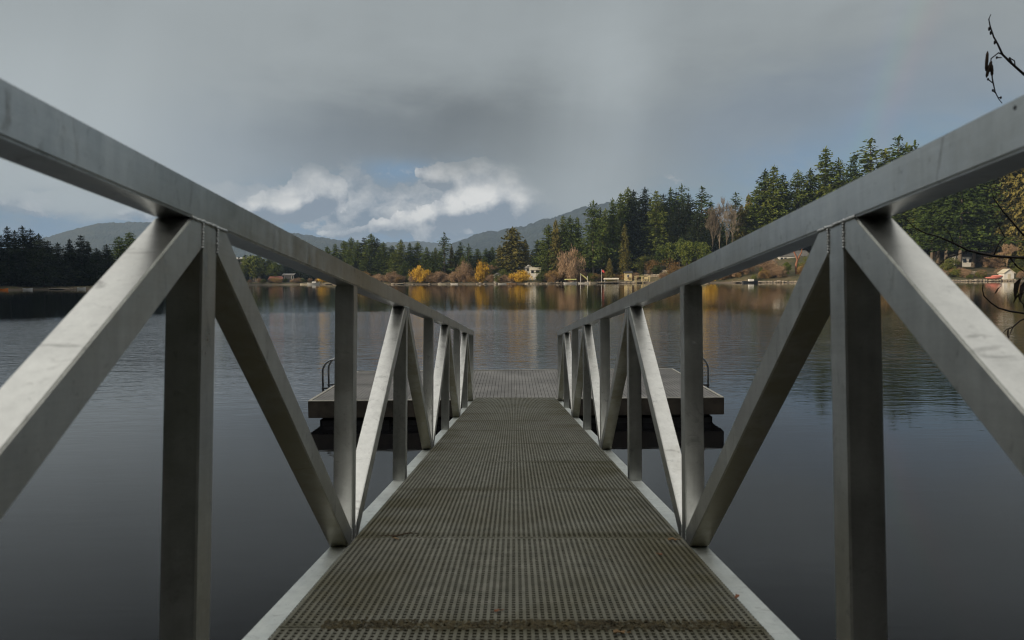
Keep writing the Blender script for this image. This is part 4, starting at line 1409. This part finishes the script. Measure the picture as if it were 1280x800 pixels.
# ------------------------------------------------------------------ alder reaching over the rail on the right
def alder():
    bx, by = 4.2, -3.2
    gz = ground(bx, by)
    root = empty('alder_tree', (bx, by, gz))
    O = Vector((bx, by, gz))
    tag(root, 'bare dark alder twigs with catkins reaching in from the right edge', 'tree')
    tr = MB()
    tr.tube([(bx, by, gz - .4), (bx + .1, by, gz + 1.2), (bx, by + .15, gz + 2.6), (bx + .1, by + .2, gz + 4.4), (bx - .1, by + .3, gz + 7.5)], [.16, .13, .11, .08, .02], 9)
    tr.build('trunk', M['bark'], root, off=O, smooth=True)

    def P(px, py, Y): return at(px, py, Y)

    def twig(name, pts, r0, r1, parent=root, n=6):
        mb = MB()
        k = len(pts)
        mb.tube(pts, [r0 + (r1 - r0) * i / (k - 1) for i in range(k)], n)
        return mb, name, parent

    # upper branch
    Y = 3.2
    mb = MB()
    hub = Vector((bx + .05, by + .17, gz + 3.6))
    mb.tube([hub, P(1620, 160, 1.6), P(1420, 130, 2.6), P(1330, 118, Y), P(1280, 93, Y), P(1262, 77, Y), P(1253, 68, Y), P(1247, 55, Y), P(1242, 46, Y), P(1238, 34, Y), P(1236, 24, Y), P(1238.5, 18, Y)],
            [.03, .018, .010, .0065, .0052, .0045, .0042, .0036, .0032, .0028, .0024, .0016], 7)
    for q in ((1240, 41), (1245, 53), (1238, 36)):
        mb.blob(P(q[0] - 1.5, q[1], Y), (.005, .005, .009), 6, 5)
    mb.tube([P(1253, 68, Y), P(1248, 66, Y), P(1243, 70, Y), P(1239, 73, Y), P(1238, 79, Y), P(1239.5, 88, Y), P(1240.5, 99, Y), P(1242, 106, Y), P(1244, 115, Y), P(1248, 123, Y), P(1252.5, 129, Y)],
            [.0034, .0028, .0025, .0026, .0028, .0028, .0026, .0026, .0024, .0022, .0016], 6)
    for a, b in (((1241, 104), (1235, 99)), ((1244, 116), (1241, 113)), ((1266, 80), (1262, 73)), ((1252, 72), (1246, 72)), ((1248, 122), (1251, 122))):
        mb.tube([P(*a, Y), P(*b, Y)], [.0022, .0026], 5)
        mb.blob(P(*b, Y), (.0045, .0045, .006), 6, 5)
    mb.tube([P(1269, 83, Y), P(1268, 76, Y), P(1263, 73, Y), P(1260, 75, Y)], [.0026, .0024, .0024, .002], 5)
    br = mb.build('branch', M['twig'], root, off=O, smooth=True)
    for a, b in (((1234.5, 64), (1232.5, 89)), ((1237, 80), (1233, 97)), ((1239, 76), (1236.5, 90)), ((1239.5, 80), (1240, 95))):
        c = MB()
        pa, pb = P(*a, Y), P(*b, Y)
        c.tube([pa + (pb - pa) * t for t in (0, .15, .5, .85, 1)], [.002, .0055, .0066, .0055, .002], 7)
        c.build('catkin', M['catkin'], br, off=O, smooth=True)
    # lower branches, farther out over the water
    Y = 4.6
    hub2 = Vector((bx, by + .1, gz + 2.2))
    mb = MB()
    mb.tube([hub2, P(1750, 380, 1.5), P(1450, 335, 3.2), P(1330, 324, Y), P(1280, 322, Y), P(1262, 321.5, Y), P(1242, 320, Y), P(1226, 317, Y), P(1210, 313, Y), P(1192, 304, Y), P(1174, 296, Y), P(1158, 292, Y), P(1142, 284, Y), P(1130, 270, Y)],
            [.035, .024, .015, .010, .0085, .008, .0075, .007, .0065, .0055, .0048, .004, .003, .002], 7)
    mb.tube([P(1330, 324, Y), P(1290, 306, Y), P(1276, 290, Y), P(1264, 276, Y), P(1252, 262, Y), P(1242, 248, Y), P(1240, 236, Y)], [.008, .006, .0055, .005, .0042, .003, .0016], 6)
    mb.tube([P(1242, 320, Y), P(1248, 305, Y), P(1256, 296, Y), P(1249, 284, Y), P(1246, 272, Y)], [.005, .004, .0035, .0028, .0015], 6)
    mb.tube([P(1210, 313, Y), P(1198, 318, Y), P(1184, 322, Y), P(1172, 333, Y)], [.004, .003, .0026, .0014], 6)
    mb.tube([P(1174, 296, Y), P(1165, 300, Y), P(1152, 304, Y)], [.003, .0024, .0014], 6)
    mb.tube([P(1262, 321.5, Y), P(1272, 334, Y), P(1283, 341, Y)], [.005, .004, .003], 6)
    mb.tube([P(1192, 304, Y), P(1186, 290, Y), P(1176, 280, Y)], [.003, .0024, .0014], 6)
    mb.build('branch', M['twig'], root, off=O, smooth=True)
    mb = MB()
    mb.tube([hub2 - Vector((0, 0, .6)), P(1700, 520, 1.5), P(1420, 430, 3.2), P(1330, 398, Y), P(1282, 392, Y), P(1262, 389, Y), P(1248, 385, Y), P(1238, 378, Y), P(1230, 370, Y), P(1228, 362, Y), P(1229, 354, Y)],
            [.03, .02, .013, .008, .0062, .0056, .005, .0045, .004, .003, .0018], 7)
    mb.tube([P(1330, 398, Y), P(1284, 397, Y), P(1275, 401, Y), P(1266, 409, Y), P(1258, 412, Y), P(1254, 416, Y)], [.006, .0052, .0048, .0042, .003, .0018], 6)
    mb.tube([P(1266, 409, Y), P(1263, 416, Y), P(1261, 423, Y)], [.003, .0024, .0015], 6)
    mb.tube([P(1282, 392, Y), P(1279, 380, Y), P(1274, 374, Y), P(1272, 364, Y)], [.0045, .004, .0032, .002], 6)
    br = mb.build('branch', M['twig'], root, off=O, smooth=True)
    for pts, w in (([(1252, 357), (1248, 361), (1245, 366), (1243.5, 368)], .014), ([(1276, 348), (1272, 355), (1270, 364), (1269, 374)], .045), ([(1283, 350), (1279, 358), (1277, 367), (1275, 378)], .04), ([(1262, 409), (1260, 414), (1260, 420), (1261, 424)], .012), ([(1281, 366), (1276, 368), (1271, 372), (1267, 379)], .03)):
        lf = MB()
        ps = [P(*q, Y) for q in pts]
        side = Vector((.8, .55, .2)).normalized()
        ws = (.25, 1, .8, .1)
        vs = []
        for dz in (0, .0015):
            for p, q in zip(ps, ws):
                vs += [p - side * w * q + Vector((0, dz, .3 * w * q)), p + Vector((0, dz, 0)), p + side * w * q + Vector((0, dz, .35 * w * q))]
        fs = []
        for k in range(3):
            for j in range(2):
                a = k * 3 + j
                fs += [(a, a + 1, a + 4, a + 3), (12 + a, 12 + a + 3, 12 + a + 4, 12 + a + 1)]
        lf.add(vs, fs)
        lf.build('withered_leaf', M['catkin'], br, off=O)


alder()

# ------------------------------------------------------------------ light, sky, air, camera
SUN_AZ, SUN_EL = math.radians(-120), math.radians(16)
sd = Vector((math.sin(SUN_AZ) * math.cos(SUN_EL), math.cos(SUN_AZ) * math.cos(SUN_EL), math.sin(SUN_EL)))
sl = bpy.data.lights.new('sun', 'SUN')
sl.energy = 5.0
sl.angle = math.radians(0.5)
sl.color = (1.0, 0.84, 0.62)
so = bpy.data.objects.new('sun', sl)
COL.objects.link(so)
so.rotation_euler = sd.to_track_quat('Z', 'Y').to_euler()
so.location = sd * 100

w = bpy.data.worlds.new('World')
SC.world = w
w.use_nodes = True
g = NT(w.node_tree)
sky = g.n('ShaderNodeTexSky', sky_type='NISHITA')
sky.sun_disc = False
sky.sun_elevation = SUN_EL
sky.sun_rotation = SUN_AZ
sky.air_density, sky.dust_density, sky.ozone_density = 1.0, 0.3, 2.0
SKY_K = 0.09
co = g.n('ShaderNodeTexCoord').outputs['Generated']
sep = g.n('ShaderNodeSeparateXYZ')
g.put(sep.inputs[0], co)
dx, dy, dz = sep.outputs
az = g.m('MULTIPLY', g.m('ARCTAN2', dx, dy), 57.29578)
el = g.m('MULTIPLY', g.m('ARCSINE', dz), 57.29578)
vs = g.vm('MULTIPLY', co, (1, 1, 2.6))
n1 = g.noise(vs, 2.3, 6, 0.55, 0.5)
n2 = g.noise(vs, 5.5, 6, 0.6, 0.3)
c1 = g.m('SUBTRACT', n1, 0.5)
c2 = g.m('SUBTRACT', n2, 0.5)
elj = g.m('ADD', el, g.m('ADD', g.m('MULTIPLY', c1, 9.0), g.m('MULTIPLY', c2, 6.0)))
azj = g.m('ADD', az, g.m('MULTIPLY', c1, 10.0))


def blob2(a0, aw, e0, ew, k, A=azj, E=elj):
    return g.m('MULTIPLY', g.m('MULTIPLY', g.gauss(A, a0, aw), g.gauss(E, e0, ew)), k)


def addall(*xs):
    r_ = xs[0]
    for x in xs[1:]: r_ = g.m('ADD', r_, x)
    return r_


# cloud deck: grey rain cloud, darker belly ahead, brighter overhead where it thins towards the sun
streak = g.noise(g.xyz(g.m('ADD', g.m('MULTIPLY', az, 0.22), g.m('MULTIPLY', el, -0.035)), g.m('MULTIPLY', el, 0.03), 0.0), 1.0, 3, 0.5)
shaft = g.m('MULTIPLY', g.gauss(az, g.m('ADD', 5.0, g.m('ADD', g.m('MULTIPLY', el, 0.12), g.m('MULTIPLY', c1, 5.0))), 4.2), g.m('MULTIPLY', g.ss(el, 1.5, 6), g.ss(el, 13, 22, 1, .25)))
shaft = g.m('MULTIPLY', shaft, g.m('ADD', 0.55, g.m('MULTIPLY', streak, 0.9)))
lum = addall(0.34, g.m('MULTIPLY', c1, 0.12), g.m('MULTIPLY', c2, 0.07),
             blob2(-7, 14, 10.8, 4.0, -0.165), blob2(20, 11, 11.5, 5.5, -0.07), blob2(-31, 14, 9, 7, 0.16), blob2(-20, 12, 19, 6, 0.02),
             g.m('MULTIPLY', shaft, 0.095), g.m('MULTIPLY', g.m('SUBTRACT', streak, .5), g.m('MULTIPLY', g.ss(el, 4, 10), 0.05)))
over = g.m('SUBTRACT', g.m('MULTIPLY', g.ss(el, 32, 62), 0.95), g.m('MULTIPLY', g.m('MULTIPLY', g.ss(el, 19, 26), g.ss(el, 31, 40, 1.0, 0.0)), 0.13))
back = g.m('MULTIPLY', g.m('MULTIPLY', g.ss(g.vm('DOT_PRODUCT', co, tuple(sd)), -0.1, 0.95), g.ss(el, 12, 40)), 0.3)
lum = g.m('MAXIMUM', addall(lum, over, back), 0.05)
tint = g.mix(g.ss(addall(blob2(22, 12, 10, 5, 1.0), blob2(-14, 14, 9, 6, .55)), 0.1, 0.9), (0.915, 1.0, 1.02), (0.84, 0.985, 1.14))
tint = g.mix(g.ss(el, 24, 55), tint, (1.02, 1.0, 0.955))
deck = g.mix(1.0, g.xyz(lum, lum, lum), tint, 'MULTIPLY')
cover = g.ss(addall(elj, g.m('MULTIPLY', shaft, 6.0), blob2(-30, 9, 7, 2.2, 4.5), blob2(14, 8, 7, 4, 3.0)), 5.0, 9.8)
cover = g.m('MULTIPLY', cover, g.m('SUBTRACT', 1.0, addall(blob2(29, 7, 8.6, 2.4, .8, az, el), blob2(20, 7, 6.8, 2.2, .8, az, el), blob2(-8.5, 2.8, 7.9, .9, .9, az, el))))
cover = g.m('MAXIMUM', cover, g.m('MULTIPLY', g.ss(shaft, .04, .8), 0.9), clamp=True)

# cumulus below the deck: heaped puffs, their outline broken by turbulence
turb = g.noise(g.vm('MULTIPLY', co, (1, 1, 1.2)), 15.0, 10, 0.68, 0.0, True)
ts = g.n('ShaderNodeSeparateXYZ')
g.put(ts.inputs[0], turb)
cell = g.n('ShaderNodeTexVoronoi', feature='SMOOTH_F1')
g.put(cell.inputs['Vector'], g.vm('ADD', co, g.vm('MULTIPLY', turb, (.05, .05, .05))))
g.put(cell.inputs['Scale'], 34.0)
g.put(cell.inputs['Smoothness'], .3)
fine_ = g.noise(co, 46.0, 7, 0.62)
puff = g.m('ADD', g.m('MULTIPLY', g.m('SUBTRACT', .42, cell.outputs['Distance']), .34), g.m('MULTIPLY', g.m('SUBTRACT', fine_, .5), .42))
PUFFS = [(-1.9, 6.9, 1.4, .95, 1), (0.0, 6.6, 1.7, 1.2, 1), (1.6, 5.8, 2.1, 1.2, .85), (-2.9, 5.5, 1.5, .8, .95), (-4.6, 4.75, 1.5, .55, 1.05), (-6.9, 4.45, 1.3, .5, 1), (-1.0, 4.9, 2.8, .8, .95), (.2, 5.4, 2.4, 1.1, .8), (3.2, 5.2, 2.6, 1.6, .7), (-1.6, 5.9, 1.6, .8, .6),
         (-3.9, 8.0, 1.9, .5, 1.0), (-5.8, 7.6, 1.0, .4, .75), (-14.6, 6.9, 1.0, .9, 1.05), (-15.6, 6.0, 1.3, .7, 1), (-16.6, 5.3, 1.6, .6, .85), (-13.2, 6.3, 1.2, .8, .75), (-18.6, 5.0, 1.4, .5, .7),
         (-12.0, 3.5, 1.7, .34, .8), (-6.6, 3.2, .7, .35, .75), (-9.6, 4.1, .9, .3, .6), (-24, 4.9, 3.0, .5, .8), (-31, 5.2, 3.0, .5, .8)]


def heap(da, de):
    a = g.m('ADD', az, g.m('ADD', g.m('MULTIPLY', g.m('SUBTRACT', ts.outputs[0], .5), 2.6), da))
    e = g.m('ADD', el, g.m('ADD', g.m('MULTIPLY', g.m('SUBTRACT', ts.outputs[1], .5), 2.2), de))
    r_ = None
    for a0, e0, wa, we, k in PUFFS:
        b_ = blob2(a0, wa * 1.3, e0, we * 1.65, k, a, e)
        r_ = b_ if r_ is None else g.m('ADD', r_, b_)
    return r_


kk = g.m('ADD', heap(0, 0), puff)
k2 = heap(-.35, .45)
ccov = g.ss(kk, 0.36, 0.43)
lit = g.m('ADD', g.m('MULTIPLY', g.m('SUBTRACT', kk, k2), 1.0), g.m('ADD', g.m('ADD', .42, g.m('MULTIPLY', puff, 2.2)), g.m('MULTIPLY', g.m('SUBTRACT', ts.outputs[2], .5), .9)), clamp=True)
ccol = g.mix(lit, (0.23, 0.28, 0.35), (0.95, 0.93, 0.89))
# thin grey-blue veil low down
veil = g.m('ADD', g.m('MULTIPLY', g.ss(n2, .36, .62), .5), .36)
veil = g.m('MAXIMUM', veil, g.ss(el, 2.5, 7.5, .92, .35))
low = g.mix(1.0, sky.outputs[0], (SKY_K * 0.62,) * 3, 'MULTIPLY')
n3 = g.noise(g.vm('MULTIPLY', co, (1, 1, 2.2)), 12.0, 8, 0.6, 0.6)
low = g.mix(veil, low, g.mix(g.ss(n3, .40, .66), (0.17, 0.295, 0.46), (0.245, 0.325, 0.41)))
reg = addall(blob2(-11, 9, 5.6, 2.3, .30, az, el), blob2(-28, 9, 5.4, 1.6, .28, az, el), blob2(2, 6, 4.6, 2.0, .26, az, el), g.ss(az, 6, 13, 0.0, -.13))


def bank(off):
    p = g.vm('ADD', g.vm('MULTIPLY', g.vm('ADD', co, off), (1, 1, 1.7)), g.vm('MULTIPLY', turb, (.05, .05, .07)))
    return g.noise(p, 10.0, 9, 0.55, 0.0)


n4, n5 = bank((0, 0, 0)), bank((-.012, 0, .016))
mk_ = addall(n4, reg, g.m('MULTIPLY', puff, .22))
mcov = g.ss(mk_, .545, .615)
mlit = addall(.30, g.m('MULTIPLY', g.m('SUBTRACT', n4, n5), 4.5), g.m('MULTIPLY', puff, 1.1), g.m('MULTIPLY', g.m('SUBTRACT', g.ss(el, 2.5, 7.5), .5), .35))
mlit = g.m('MINIMUM', g.m('MAXIMUM', mlit, 0.0), 1.0)
mcol = g.mix(mlit, (0.20, 0.255, 0.33), (0.70, 0.70, 0.69))
low = g.mix(g.m('MULTIPLY', mcov, .92), low, mcol)
low = g.mix(ccov, low, ccol)
low0 = low
full = g.mix(cover, low, deck)

# rainbow: the faint outer bow, its red inside
ang = g.m('MULTIPLY', g.m('ARCCOSINE', g.vm('DOT_PRODUCT', co, (0.952, 0.280, -0.122))), 57.29578)
bow = [g.m('MULTIPLY', g.gauss(ang, c, 0.75), k) for c, k in ((50.3, 0.026), (51.2, 0.021), (52.0, 0.016))]
fade = g.m('MULTIPLY', g.ss(el, 3, 8), g.ss(el, 13, 24, 1.0, 0.15))
bowc = g.mix(1.0, g.xyz(*bow), g.xyz(fade, fade, fade), 'MULTIPLY')
full = g.mix(1.0, full, bowc, 'ADD')
full = g.mix(1.0, full, (1 / SKY_K,) * 3, 'MULTIPLY')
bg = g.n('ShaderNodeBackground')
g.put(bg.inputs[0], full)
g.put(bg.inputs[1], SKY_K)
out = g.n('ShaderNodeOutputWorld')
g.t.links.new(bg.outputs[0], out.inputs[0])
w.cycles.sampling_method = 'MANUAL'
w.cycles.sample_map_resolution = 1024

# air
hz = MB(); hz.box(-6800, 6800, -6800, 6800, -4, 375)
hm = bpy.data.materials.new('haze')
hm.use_nodes = True
hg = NT(hm.node_tree)
pv = hg.n('ShaderNodeVolumePrincipled')
hg.put(pv.inputs['Color'], (0.42, 0.56, 0.76))
hg.put(pv.inputs['Density'], 0.000155)
ho = hg.n('ShaderNodeOutputMaterial')
hg.t.links.new(pv.outputs[0], ho.inputs['Volume'])
tag(hz.build('haze', hm), 'thin damp air over the lake', 'haze', kind='stuff')

cd = bpy.data.cameras.new('camera')
cd.sensor_fit = 'HORIZONTAL'
cd.sensor_width = 36
cd.lens = 36 * FPX / 1280
cd.clip_start, cd.clip_end = 0.02, 30000
cd.dof.use_dof = True
cd.dof.focus_distance = 22.0
cd.dof.aperture_fstop = 5.6
cam = bpy.data.objects.new('camera', cd)
COL.objects.link(cam)
cam.matrix_world = Matrix.Translation(CAM) @ Matrix((R, U, -F)).transposed().to_4x4()
SC.camera = cam

SC.view_settings.view_transform = 'Standard'
SC.view_settings.look = 'None'
SC.view_settings.exposure = 0.0
SC.view_settings.gamma = 1.0
SC.render.engine = 'CYCLES'
SC.cycles.max_bounces = 6
SC.cycles.diffuse_bounces = 2
SC.cycles.glossy_bounces = 3
SC.cycles.transparent_max_bounces = 4
SC.cycles.volume_bounces = 0
SC.cycles.sample_clamp_indirect = 4.0
SC.cycles.use_denoising = True
SC.cycles.filter_width = 1.15
